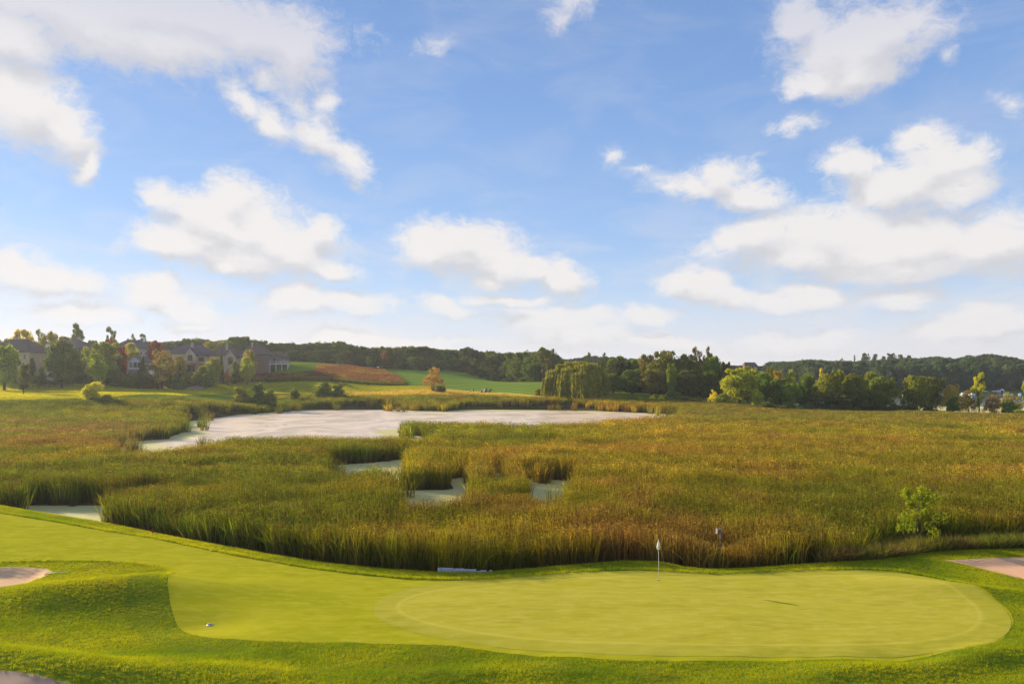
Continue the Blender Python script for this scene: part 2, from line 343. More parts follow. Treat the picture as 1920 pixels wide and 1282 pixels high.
def leafy(t, o, col, trans=0.35, tcol=(1.25, 1.2, 0.45), rough=0.6, spec=0.0):
    """thin foliage: part of the light passes through the blade"""
    d = t.nodes.new('ShaderNodeBsdfDiffuse'); lk(t, col, d.inputs[0])
    tr = t.nodes.new('ShaderNodeBsdfTranslucent'); tc_ = mixc(t, 1.0, col, tcol, 'MULTIPLY'); lk(t, tc_, tr.inputs[0])
    mx = t.nodes.new('ShaderNodeMixShader'); mx.inputs[0].default_value = trans
    lk(t, d.outputs[0], mx.inputs[1]); lk(t, tr.outputs[0], mx.inputs[2])
    out = mx.outputs[0]
    if spec > 0:
        g = t.nodes.new('ShaderNodeBsdfGlossy'); g.inputs['Roughness'].default_value = 0.35; g.inputs[0].default_value = (1, 1, 1, 1)
        m2 = t.nodes.new('ShaderNodeMixShader'); m2.inputs[0].default_value = spec; lk(t, out, m2.inputs[1]); lk(t, g.outputs[0], m2.inputs[2]); out = m2.outputs[0]
    lk(t, out, o.inputs[0])
def plain(name, col, rough=0.7, spec=0.2, var=0.12, scale=3.0, metal=0.0):
    m, t, o = new_mat(name)
    n = noise(t, scale, 5); c = mixc(t, n, tuple(x * (1 - var) for x in col), tuple(min(1, x * (1 + var)) for x in col))
    bsdf(t, o, c, rough, spec, metal); return m
def attr(t, name, inst=False):
    a = t.nodes.new('ShaderNodeAttribute'); a.attribute_name = name
    if inst: a.attribute_type = 'INSTANCER'
    return a

def tag(o, label=None, cat=None, group=None, kind=None):
    if label: o['label'] = label
    if cat: o['category'] = cat
    if group: o['group'] = group
    if kind: o['kind'] = kind
    return o
def link(o, parent=None):
    COL.objects.link(o)
    if parent is not None: o.parent = parent
    return o
def mesh_np(name, V, Fa, mat=None, smooth_=True, nvert=3):
    """V (n,3) array, Fa (m,nvert) array"""
    me = bpy.data.meshes.new(name); V = np.asarray(V, np.float32); Fa = np.asarray(Fa, np.int32)
    me.vertices.add(len(V)); me.vertices.foreach_set('co', V.ravel())
    me.loops.add(Fa.size); me.loops.foreach_set('vertex_index', Fa.ravel())
    me.polygons.add(len(Fa)); me.polygons.foreach_set('loop_start', np.arange(0, Fa.size, nvert, dtype=np.int32))
    me.polygons.foreach_set('use_smooth', np.full(len(Fa), smooth_, bool))
    me.update(calc_edges=True); me.validate()
    if mat: me.materials.append(mat)
    return me

# ------------------------------------------------------------------ the ground, one sheet out to the horizon
gx = [0.0]
while gx[-1] < 3200:
    x = gx[-1]; gx.append(x + (0.28 if x < 40 else 0.8 if x < 130 else 2.2 if x < 320 else 7 if x < 700 else 90))
gx = np.array([-v for v in gx[:0:-1]] + gx)
gy = [-60.0]
while gy[-1] < 3300:
    y = gy[-1]; gy.append(y + (4 if y < 12 else 0.25 if y < 52 else 0.7 if y < 130 else 1.6 if y < 300 else 2.6 if y < 450 else 7 if y < 800 else 90))
gy = np.array(gy)
GX, GY = np.meshgrid(gx, gy); GZ = height(GX, GY)
NX, NY = len(gx), len(gy)
idx = np.arange(NX * NY).reshape(NY, NX)
a, b, c, d = idx[:-1, :-1], idx[:-1, 1:], idx[1:, 1:], idx[1:, :-1]
TRI = np.concatenate([np.stack([a, b, c], -1).reshape(-1, 3), np.stack([a, c, d], -1).reshape(-1, 3)])
VV = np.stack([GX, GY, GZ], -1).reshape(-1, 3)

m_ground, t, o = new_mat('ground_grass')
n1 = noise(t, 0.35, 6, 0.6); n2 = noise(t, 9.0, 5, 0.65); n3 = noise(t, 0.02, 4)
c = mixc(t, n1, (0.10, 0.16, 0.006), (0.17, 0.22, 0.01))
c = mixc(t, mth(t, 'MULTIPLY', n2, 0.5), c, (0.19, 0.24, 0.03))
c = mixc(t, sstep(t, n3, 0.35, 0.65, 0, 0.5), c, (0.10, 0.17, 0.02))
soil = mixc(t, noise(t, 1.2, 5), (0.045, 0.038, 0.018), (0.09, 0.075, 0.03))
am = attr(t, 'marsh'); c = mixc(t, am.outputs['Fac'], c, soil)
b_ = bsdf(t, o, c, 0.95, 0.0); bumpn(t, b_, n2, 0.6, 0.05)
me = mesh_np('ground', VV, TRI, m_ground)
marsh = ((GY > yshore(GX) + 0.6)).astype(float) * smooth(GZ, 3.2, 2.0) * smooth(GY, 260, 235)
at = me.attributes.new('marsh', 'FLOAT', 'POINT'); at.data.foreach_set('value', marsh.ravel().astype(np.float32))
tag(link(bpy.data.objects.new('ground', me)), kind='structure', label='rolling grassy ground and dark marsh floor')

def sheet(name, P, dz, mat, label, kind='structure', soft=0.0):
    """part of the ground's own triangles inside outline P, cut exactly along it, raised dz"""
    m = (GX > P[:, 0].min() - 8) & (GX < P[:, 0].max() + 8) & (GY > P[:, 1].min() - 3) & (GY < P[:, 1].max() + 3)
    sdv = np.full(GX.shape, -9.0); sdv[m] = sdist(GX[m], GY[m], P)
    if soft: sdv[m] += soft * (fbm(GX[m] / 2.5, GY[m] / 2.5, 31, 3) - .5)
    s = sdv.ravel(); T = TRI[(s[TRI] > 0).any(1)]
    verts, faces, memo = [], [], {}
    def v(i):
        if i not in memo: memo[i] = len(verts); verts.append(VV[i])
        return memo[i]
    def e(i, j):
        k = (i, j) if i < j else (j, i)
        if k not in memo:
            f = s[k[0]] / (s[k[0]] - s[k[1]]); memo[k] = len(verts); verts.append(VV[k[0]] * (1 - f) + VV[k[1]] * f)
        return memo[k]
    for tri in T.tolist():
        poly = []
        for q in range(3):
            i, j = tri[q], tri[(q + 1) % 3]
            if s[i] > 0: poly.append(v(i))
            if (s[i] > 0) != (s[j] > 0): poly.append(e(i, j))
        for q in range(1, len(poly) - 1): faces.append((poly[0], poly[q], poly[q + 1]))
    V = np.array(verts); V[:, 2] += dz
    me = mesh_np(name, V, np.array(faces), mat)
    at = me.attributes.new('edge', 'FLOAT', 'POINT'); at.data.foreach_set('value', sdist(V[:, 0], V[:, 1], P).astype(np.float32))
    return tag(link(bpy.data.objects.new(name, me)), kind=kind, label=label)

# mown turf in front
G_OUT = [(700,1141),(714,1122),(760,1104),(850,1089),(1000,1077),(1150,1070),(1300,1070),(1450,1069),(1600,1071),(1700,1078),(1800,1099),(1868,1130),(1896,1163),(1880,1193),(1820,1213),(1700,1226),(1500,1231),(1300,1229),(1150,1226),(1000,1219),(850,1200),(760,1180),(712,1160)]
TURF = [(-300,925),(-100,948),(0,962),(100,978),(200,996),(286,1009),(400,1034),(500,1051),(600,1067),(700,1079),(800,1086),(900,1086),(1000,1079),(1100,1072),(1200,1069),(1340,1076),(1450,1072),(1600,1070),(1700,1076),(1800,1097),(1872,1129),(1900,1163),(1884,1197),(1820,1218),(1700,1232),(1500,1238),(1300,1237),(1150,1235),(1000,1228),(850,1212),(700,1206),(560,1203),(440,1198),(372,1188),(335,1166),(316,1135),(312,1108),(326,1082),(312,1066),(280,1058),(200,1051),(110,1050),(0,1052),(-300,1050)]
def dense(P, n=4):                                         # rounded, denser outline (Catmull-Rom)
    P = np.array(P, float); k = len(P); out = []
    for i in range(k):
        p0, p1, p2, p3 = P[i - 1], P[i], P[(i + 1) % k], P[(i + 2) % k]
        for t_ in np.arange(n) / n:
            out.append(0.5 * ((2 * p1) + (-p0 + p2) * t_ + (2 * p0 - 5 * p1 + 4 * p2 - p3) * t_ ** 2 + (-p0 + 3 * p1 - 3 * p2 + p3) * t_ ** 3))
    return np.array(out)
_g1 = lambda pts: np.array([at_z(a, b, 1.0) for a, b in pts])
P_GREEN = dense(_g1(G_OUT)); P_TURF = dense(_g1(TURF), 3)

def turf_mat(name, ca, cb_, cc_, ring=False):
    m, t, o = new_mat(name)
    n1 = noise(t, 0.5, 6, 0.6, sc=(0.35, 1.2, 1)); n2 = noise(t, 2.2, 6, 0.65, sc=(0.45, 1.3, 1)); n3 = noise(t, 60.0, 3, 0.6)
    c = mixc(t, sstep(t, n1, 0.36, 0.62), ca, cb_); c = mixc(t, sstep(t, n2, 0.42, 0.66, 0, 0.8), c, cc_); n5 = noise(t, 1.1, 7, .7, sc=(.4, 1.4, 1)); c = mixc(t, sstep(t, n5, .50, .68, 0, .38), c, tuple(q * .68 for q in ca))
    c = mixc(t, mth(t, 'MULTIPLY', n3, 0.35), c, ca)
    if ring:                                               # the mower's last lap round the edge
        e_ = attr(t, 'edge').outputs['Fac']
        r1 = mth(t, 'MULTIPLY', sstep(t, e_, 1.05, 1.12), sstep(t, e_, 1.32, 1.22)); c = mixc(t, mth(t, 'MULTIPLY', r1, 0.28), c, (0.56, 0.50, 0.10))
        r2 = sstep(t, e_, 1.1, 0.9); c = mixc(t, mth(t, 'MULTIPLY', r2, 0.16), c, (0.17, 0.22, 0.02))
        r3 = sstep(t, e_, 0.12, 0.02); c = mixc(t, mth(t, 'MULTIPLY', r3, 0.3), c, (0.34, 0.36, 0.05))
    b = bsdf(t, o, c, 0.95, 0.0); n4 = noise(t, 25.0, 4, 0.7); bumpn(t, b, n4, 0.8, 0.03); return m
m_fair = turf_mat('fairway_turf', (0.32, 0.325, 0.012), (0.40, 0.375, 0.018), (0.46, 0.415, 0.035))
m_green = turf_mat('green_turf', (0.40, 0.36, 0.030), (0.46, 0.405, 0.045), (0.52, 0.445, 0.075), True)
sheet('fairway', P_TURF, 0.008, m_fair, 'closely mown approach turf sweeping round to the green', soft=0.30)
sheet('putting_green', P_GREEN, 0.016, m_green, 'pale closely cut putting green with a mown ring round its edge')
# sand
def sand_mat(name, ca, cb_, cx, cy):
    m, t, o = new_mat(name); g = t.nodes.new('ShaderNodeNewGeometry')
    mp = t.nodes.new('ShaderNodeMapping'); mp.inputs[1].default_value = (-cx, -cy, 0); lk(t, g.outputs['Position'], mp.inputs[0])
    wv = t.nodes.new('ShaderNodeTexWave'); wv.wave_type = 'RINGS'; wv.rings_direction = 'Z'; wv.inputs['Scale'].default_value = 1.3; wv.inputs['Distortion'].default_value = 7.0; wv.inputs['Detail'].default_value = 3; wv.inputs['Detail Scale'].default_value = 0.6
    lk(t, mp.outputs[0], wv.inputs['Vector']); n = noise(t, 3.0, 6, 0.6)
    c = mixc(t, n, ca, cb_); c = mixc(t, mth(t, 'MULTIPLY', wv.outputs['Fac'], 0.10), c, tuple(x * 1.25 for x in cb_))
    b = bsdf(t, o, c, 0.95, 0.0); h = mth(t, 'ADD', wv.outputs['Fac'], mth(t, 'MULTIPLY', noise(t, 14, 4), 0.6)); bumpn(t, b, h, 0.5, 0.03); return m
bl = at_z(-10, 1085, 1.0); br = at_z(1850, 1095, 1.0)
sheet('bunker', BUNK_L, 0.012, sand_mat('sand_left', (0.62, 0.40, 0.22), (0.75, 0.50, 0.30), bl[0] - 1, bl[1] - 3), 'raked tan sand bunker at the left frame edge', soft=0.5)
sheet('bunker', BUNK_R, 0.012, sand_mat('sand_right', (0.66, 0.37, 0.20), (0.78, 0.47, 0.28), br[0] + 2, br[1] - 4), 'raked pinkish sand bunker behind the right end of the green', soft=0.5)
P_PATH = np.array([ground_at(a, b, d0=13) for a, b in [(-400,1225),(-150,1248),(0,1258),(60,1266),(132,1282),(190,1305),(220,1420),(-500,1400)]])
m, t, o = new_mat('asphalt'); n = noise(t, 30, 5, .7); c = mixc(t, n, (0.26, 0.18, 0.14), (0.38, 0.27, 0.21)); b = bsdf(t, o, c, 0.9, 0.2); bumpn(t, b, n, 0.3, 0.01); m_path = m
sheet('cart_path', P_PATH, 0.012, m_path, 'strip of worn brownish asphalt path in the lower left corner')

# ------------------------------------------------------------------ far turf zones
FAR = dict(d0=150)
def far_turf(name, ca, cb_, stripe=0.0, ang=0.0, col2=None):
    m, t, o = new_mat(name); n1 = noise(t, 0.06, 5, 0.6); n2 = noise(t, 0.6, 5, .65)
    c = mixc(t, n1, ca, cb_); c = mixc(t, sstep(t, n2, 0.35, 0.75, 0, 0.35), c, tuple(x * 0.72 for x in ca))
    if stripe:
        g = t.nodes.new('ShaderNodeNewGeometry'); mp = t.nodes.new('ShaderNodeMapping'); mp.inputs[2].default_value = (0, 0, R(ang)); lk(t, g.outputs['Position'], mp.inputs[0])
        wv = t.nodes.new('ShaderNodeTexWave'); wv.inputs['Scale'].default_value = stripe; wv.inputs['Distortion'].default_value = 0.6; wv.inputs['Detail Scale'].default_value = 0.3; lk(t, mp.outputs[0], wv.inputs['Vector'])
        c = mixc(t, mth(t, 'MULTIPLY', wv.outputs['Fac'], 0.45), c, tuple(x * 0.62 for x in ca))
    bsdf(t, o, c, 0.95, 0.0); return m
P_FWL = outline([(-200,752),(0,750),(60,750),(173,747),(240,743),(330,741),(420,739),(432,733),(380,731),(330,729),(280,724),(190,719),(110,712),(60,712),(0,714),(-200,716)], **FAR)
sheet('fairway', P_FWL, 0.05, far_turf('left_fairway_turf', (0.25, 0.30, 0.016), (0.33, 0.36, 0.03)), 'bright sunlit fairway in front of the houses on the left')
P_FWM = outline([(432,733),(440,739),(520,738),(600,738),(700,735),(760,731),(840,727),(760,722),(650,716),(560,714),(480,715),(420,717),(385,724),(390,731)], **FAR)
sheet('fairway', P_FWM, 0.05, far_turf('middle_fairway_turf', (0.30, 0.33, 0.015), (0.42, 0.41, 0.03), 0.028, 70), 'pale rolling fairway between the pond reeds and the red prairie patch')
sheet('fairway', outline([(735,692),(800,693),(870,696),(905,703),(925,713),(1000,715),(1120,714),(1120,742),(1010,740),(960,738),(900,733),(840,728),(775,720),(765,712),(745,700)], **FAR), 0.06, far_turf('centre_fairway_turf', (0.14, 0.23, 0.03), (0.22, 0.30, 0.04), 0.03, 55), 'striped green fairway running to the dark wood')
sheet('meadow', outline([(600,739),(680,735),(760,731),(840,729),(920,734),(990,740),(1060,746),(1160,750),(1060,752),(960,748),(860,746),(760,744),(660,744),(600,743)], **FAR), 0.08, far_turf('golden_grass', (0.48, 0.36, 0.06), (0.58, 0.44, 0.09)), 'strip of dry golden grass along the pond reeds')
P_PRAIRIE = outline([(395,709),(430,704),(480,701.5),(545,702),(592,696),(597,684),(660,686),(715,693),(745,706),(762,717),(700,718),(640,714),(560,711),(470,712)], **FAR)
sheet('prairie', P_PRAIRIE, 0.06, far_turf('prairie_soil', (0.20, 0.09, 0.04), (0.28, 0.13, 0.06)), 'patch of rust red prairie grass on the slope')
P_FARPATH = outline([(345,729),(368,722),(385,717),(430,714),(520,713),(520,715.2),(430,716.5),(400,719),(386,723),(378,730)], **FAR)
sheet('cart_path', P_FARPATH, 0.10, m_path, 'narrow grey cart path bending across the far fairway')
for nm, pts in (('sand patch', [(1305,757),(1318,755),(1345,757),(1330,759)]), ):
    sheet('sandy_track', outline(pts, **FAR), 0.08, plain('track_sand', (0.42, 0.36, 0.28)), 'pale sandy track end under the dark trees')
# ------------------------------------------------------------------ water
def water_grid(name, x0, x1, y0, y1, st, z, mat, label):
    xs = np.arange(x0, x1 + st, st); ys = np.arange(y0, y1 + st, st); X, Y = np.meshgrid(xs, ys); n, m_ = len(xs), len(ys)
    i = np.arange(n * m_).reshape(m_, n); Q = np.stack([i[:-1, :-1], i[:-1, 1:], i[1:, 1:], i[1:, :-1]], -1).reshape(-1, 4)
    V = np.stack([X, Y, np.full(X.shape, z)], -1).reshape(-1, 3); me = mesh_np(name, V, Q, mat, True, 4)
    return tag(link(bpy.data.objects.new(name, me)), kind='structure', label=label), me, V
m_pond, t, o = new_mat('pond_water')
sh_ = attr(t, 'scum').outputs['Fac']
nn = noise(t, 0.22, 6, 0.62, sc=(0.45, 1.5, 1), dist=0.8)
k = sstep(t, mth(t, 'ADD', sh_, mth(t, 'MULTIPLY', mth(t, 'SUBTRACT', nn, 0.5), 1.3)), 0.42, 0.62)
weed = mixc(t, noise(t, 0.9, 5, sc=(.5, 1.3, 1)), (0.47, 0.44, 0.15), (0.64, 0.57, 0.25))
wd = t.nodes.new('ShaderNodeBsdfPrincipled'); lk(t, weed, wd.inputs['Base Color']); wd.inputs['Roughness'].default_value = 0.7; wd.inputs['Specular IOR Level'].default_value = 0.12
wt_ = t.nodes.new('ShaderNodeBsdfPrincipled'); wt_.inputs['Base Color'].default_value = (0.16, 0.14, 0.10, 1); wt_.inputs['Roughness'].default_value = 0.04; wt_.inputs['IOR'].default_value = 1.5
film = mth(t, 'MULTIPLY', sstep(t, noise(t, 0.5, 6, .65, sc=(.3, 1.8, 1), dist=1.0), 0.50, 0.70), 0.45)
rp = noise(t, 1.6, 4, 0.6, sc=(0.6, 1.6, 1)); bm = t.nodes.new('ShaderNodeBump'); bm.inputs['Strength'].default_value = 0.04; bm.inputs['Distance'].default_value = 0.03; lk(t, rp, bm.inputs['Height']); lk(t, bm.outputs[0], wt_.inputs['Normal'])
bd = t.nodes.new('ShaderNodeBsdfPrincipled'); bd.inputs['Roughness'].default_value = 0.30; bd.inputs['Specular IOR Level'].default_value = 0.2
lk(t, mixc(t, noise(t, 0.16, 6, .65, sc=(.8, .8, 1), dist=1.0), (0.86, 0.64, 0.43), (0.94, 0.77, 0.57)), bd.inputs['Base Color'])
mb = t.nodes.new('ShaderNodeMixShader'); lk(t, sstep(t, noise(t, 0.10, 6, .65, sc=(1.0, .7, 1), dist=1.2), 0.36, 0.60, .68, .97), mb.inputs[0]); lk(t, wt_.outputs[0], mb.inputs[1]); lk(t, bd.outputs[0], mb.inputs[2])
kk = k
mx = t.nodes.new('ShaderNodeMixShader'); lk(t, kk, mx.inputs[0]); lk(t, mb.outputs[0], mx.inputs[1]); lk(t, wd.outputs[0], mx.inputs[2]); lk(t, mx.outputs[0], o.inputs[0])
ob, me, V = water_grid('pond_water', -190, 190, 40, 262, 1.3, 0.0, m_pond, 'still pale pond with duckweed along its reedy shores')
sd_ = np.full(len(V), -9.0)
for q, P in enumerate(WPOLY):
    dq = sdist(V[:, 0], V[:, 1], P)
    if q > 0: dq = np.minimum(dq, 0.6)                      # the small openings are covered all over
    sd_ = np.maximum(sd_, dq)
Pp = WPOLY[0]
sc = smooth(sd_, 9.0, 1.0) * 0.85 + smooth(V[:, 1], 126, 108) * 0.9 * smooth(V[:, 0], 0, -15) + smooth(V[:, 1], 214, 226) * 0.5 * smooth(V[:, 0], -60, 0)
at = me.attributes.new('scum', 'FLOAT', 'POINT'); at.data.foreach_set('value', np.clip(sc, 0, 1).astype(np.float32))
m_lake, t, o = new_mat('lake_water'); b = bsdf(t, o, (0.05, 0.07, 0.08), 0.12, 0.7); bumpn(t, b, noise(t, 0.8, 5, .6, sc=(.6, 1.5, 1)), 0.5, 0.12)
water_grid('lake_water', 70, 900, 214, 462, 12, -0.02, m_lake, 'bright lake behind the trees on the right')

# ------------------------------------------------------------------ scattering (reeds, grass): geometry nodes instances, colour carried per point
def scatter(name, pts, rot, scl, colr, protos, label, kind_idx=None, sclz=None):
    me = bpy.data.meshes.new(name); n = len(pts); me.vertices.add(n); me.vertices.foreach_set('co', np.asarray(pts, np.float32).ravel())
    e = np.zeros((n, 3), np.float32); e[:, 2] = rot; a = me.attributes.new('rot', 'FLOAT_VECTOR', 'POINT'); a.data.foreach_set('vector', e.ravel())
    s3 = np.stack([scl, scl, scl if sclz is None else sclz], -1).astype(np.float32); a = me.attributes.new('scl', 'FLOAT_VECTOR', 'POINT'); a.data.foreach_set('vector', s3.ravel())
    a = me.attributes.new('tint', 'FLOAT_VECTOR', 'POINT'); a.data.foreach_set('vector', np.asarray(colr, np.float32).ravel())
    ki = kind_idx if kind_idx is not None else rng.integers(0, len(protos), n)
    a = me.attributes.new('pick', 'INT', 'POINT'); a.data.foreach_set('value', ki.astype(np.int32))
    cl = bpy.data.collections.new(name + '_sources')
    for i, p in enumerate(protos):
        ob = bpy.data.objects.new('%02d_clump' % i, p); cl.objects.link(ob)
    g = bpy.data.node_groups.new(name + '_scatter', 'GeometryNodeTree')
    g.interface.new_socket('Geometry', in_out='INPUT', socket_type='NodeSocketGeometry'); g.interface.new_socket('Geometry', in_out='OUTPUT', socket_type='NodeSocketGeometry')
    gi = g.nodes.new('NodeGroupInput'); go = g.nodes.new('NodeGroupOutput')
    ci = g.nodes.new('GeometryNodeCollectionInfo'); ci.inputs['Collection'].default_value = cl; ci.inputs['Separate Children'].default_value = True; ci.inputs['Reset Children'].default_value = True
    ip = g.nodes.new('GeometryNodeInstanceOnPoints'); ip.inputs['Pick Instance'].default_value = True
    def na(nm, ty):
        x = g.nodes.new('GeometryNodeInputNamedAttribute'); x.data_type = ty; x.inputs[0].default_value = nm; return x.outputs[0]
    g.links.new(gi.outputs[0], ip.inputs['Points']); g.links.new(ci.outputs[0], ip.inputs['Instance'])
    g.links.new(na('pick', 'INT'), ip.inputs['Instance Index']); g.links.new(na('scl', 'FLOAT_VECTOR'), ip.inputs['Scale'])
    rt = na('rot', 'FLOAT_VECTOR'); er = g.nodes.new('FunctionNodeEulerToRotation'); g.links.new(rt, er.inputs[0]); g.links.new(er.outputs[0], ip.inputs['Rotation'])
    g.links.new(ip.outputs[0], go.inputs[0])
    ob = bpy.data.objects.new(name, me); md = ob.modifiers.new('scatter', 'NODES'); md.node_group = g
    return tag(link(ob), kind='stuff', label=label)

def blades(n, rad, h, w, lean=0.16, bend=0.25, seg=4, hv=0.25, mat=None, seed=0, heads=0, dead=0.25, arch=0.0, flecks=0):
    """a clump of upright ribbon leaves; attributes ht (0 root..1 tip), rnd, dead"""
    r = np.random.default_rng(seed); V = []; Q = []; A = []
    for i in range(n):
        rr = rad * math.sqrt(r.random()); th = r.random() * 6.283; x, y = rr * math.cos(th), rr * math.sin(th)
        L = h * (1 - hv * r.random()); ww = w * (0.7 + 0.6 * r.random()); az_ = r.random() * 6.283
        ld = th + r.normal() * 0.9; le = abs(r.normal()) * lean; be = r.random() ** 2 * bend + arch * r.random()
        px_, py_ = math.cos(az_), math.sin(az_); rn = r.random(); dd = 1.0 if r.random() < dead else 0.0
        b0 = len(V)
        for k in range(seg + 1):
            f = k / seg; hh_ = L * (f - 0.5 * be * f ** 3); of = L * (le * f + be * f ** 3)
            cx, cy = x + math.cos(ld) * of, y + math.sin(ld) * of; q = ww * 0.5 * (1 - f ** 2.2) + ww * 0.06
            V += [(cx - px_ * q, cy - py_ * q, hh_), (cx + px_ * q, cy + py_ * q, hh_)]; A += [(f, rn, dd)] * 2
        for k in range(seg): Q.append((b0 + 2 * k, b0 + 2 * k + 1, b0 + 2 * k + 3, b0 + 2 * k + 2))
    for i in range(heads):                                # cattail heads on stalks
        rr = rad * math.sqrt(r.random()); th = r.random() * 6.283; x, y = rr * math.cos(th), rr * math.sin(th); L = h * (0.75 + 0.25 * r.random())
        for ax in (0, 1):
            dx, dy = (w * 0.35, 0) if ax == 0 else (0, w * 0.35); b0 = len(V)
            for (zz, q) in ((0, 0.3), (L * 0.82, 0.3), (L * 0.84, 1.2), (L * 0.93, 1.2), (L * 0.95, 0.2), (L, 0.15)):
                V += [(x - dx * q, y - dy * q, zz), (x + dx * q, y + dy * q, zz)]; A += [(zz / L, 0.5, 2.0 if L * .8 < zz < L * .94 else 1.0)] * 2
            for k in range(5): Q.append((b0 + 2 * k, b0 + 2 * k + 1, b0 + 2 * k + 3, b0 + 2 * k + 2))
    for i in range(flecks):                               # broken and bent-over leaf ends catching the light
        rr = rad * math.sqrt(r.random()); th = r.random() * 6.283; c_ = np.array((rr * math.cos(th), rr * math.sin(th), h * (0.50 + .48 * r.random() ** .7)))
        u = r.normal(size=3); u[2] *= .7; u /= np.linalg.norm(u); s_ = np.cross(u, r.normal(size=3)); s_ /= np.linalg.norm(s_); L = w * (3.0 + 4 * r.random()); b0 = len(V); rn = .35 + .65 * r.random()
        V += [tuple(c_ - u * L * .5 - s_ * w * .3), tuple(c_ + u * L * .5 - s_ * w * .15), tuple(c_ + u * L * .5 + s_ * w * .15), tuple(c_ - u * L * .5 + s_ * w * .45)]; A += [(1.0, rn, 1.0 if r.random() < .5 else 0.0)] * 4; Q.append((b0, b0 + 1, b0 + 2, b0 + 3))
    me = mesh_np('clump', np.array(V), np.array(Q), mat, True, 4)
    A = np.array(A, np.float32); a = me.attributes.new('info', 'FLOAT_VECTOR', 'POINT'); a.data.foreach_set('vector', A.ravel())
    return me
def blade_mat(name, trans, low, low_h=0.5, vari=1.0, spec=0.0, deadc=(0.28, 0.19, 0.07)):
    m, t, o = new_mat(name); ti = attr(t, 'tint', True).outputs['Color']; inf = t.nodes.new('ShaderNodeSeparateXYZ'); lk(t, attr(t, 'info').outputs['Vector'], inf.inputs[0])
    r3 = mth(t, 'POWER', inf.outputs[1], 2.5); c = mixc(t, r3, mixc(t, 1.0, ti, tuple(1 - q * vari for q in (.42, .38, .4)), 'MULTIPLY'), mixc(t, 1.0, ti, tuple(1 + q * vari for q in (1.6, 1.25, 1.2)), 'MULTIPLY'))
    c = mixc(t, mth(t, 'MULTIPLY', mth(t, 'MINIMUM', inf.outputs[2], 1.0), 0.55), c, deadc)
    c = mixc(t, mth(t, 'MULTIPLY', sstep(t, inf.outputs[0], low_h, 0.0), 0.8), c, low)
    c = mixc(t, mth(t, 'GREATER_THAN', inf.outputs[2], 1.5), c, (0.10, 0.04, 0.015))
    leafy(t, o, c, trans, (1.2, 1.1, 0.5), spec=spec); return m
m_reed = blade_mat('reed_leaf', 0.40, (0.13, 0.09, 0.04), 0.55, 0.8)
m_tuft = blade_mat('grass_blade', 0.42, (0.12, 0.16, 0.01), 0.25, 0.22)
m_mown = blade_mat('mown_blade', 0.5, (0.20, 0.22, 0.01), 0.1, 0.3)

def field_pts(x0, x1, y0, y1, sp):
    xs = np.arange(x0, x1, sp); ys = np.arange(y0, y1, sp); X, Y = np.meshgrid(xs, ys); X = X + (rng.random(X.shape) - .5) * sp; Y = Y + (rng.random(X.shape) - .5) * sp
    return X.ravel(), Y.ravel()
_rb = np.array([(-700,150),(-300,178),(0,193),(173,193),(300,203),(430,222),(560,249),(700,263),(860,270),(1000,255),(1160,245),(1300,229),(1440,214),(1600,203),(1700,198),(1920,186),(2400,175)], float)
def reed_limit(px): return np.interp(px, _rb[:, 0], _rb[:, 1])
def reed_points(y0, y1, sp, half):
    X, Y = field_pts(-half, half, y0, y1, sp); px = 960 + F * X / Y
    k = (px > -560) & (px < 2480) & (Y < reed_limit(px)) & (Y > yshore(X) + 1.7 + 3.0 * smooth(px, 1560, 1660) + 0.6 * (vnoise(X / 1.5, Y / 1.5, 5) - .5))
    X, Y, px = X[k], Y[k], px[k]
    d = np.full(len(X), -99.0)
    for P in WPOLY: d = np.maximum(d, sdist(X, Y, P))
    wv_ = 1.0 + Y / 90; k = d < -0.75 + wv_ * (1.6 * (fbm(X / 3.0, Y / 2.4, 6, 3) - 0.52) + 0.9 * (vnoise(X / .9, Y / .9, 16) - .5)); k |= (d < 2.2 * wv_) & (vnoise(X / 1.3, Y / 1.3, 26) > .86) & (vnoise(X / 9, Y / 7, 27) > .5)
    X, Y, px, d = X[k], Y[k], px[k], d[k]
    return X, Y, px, d
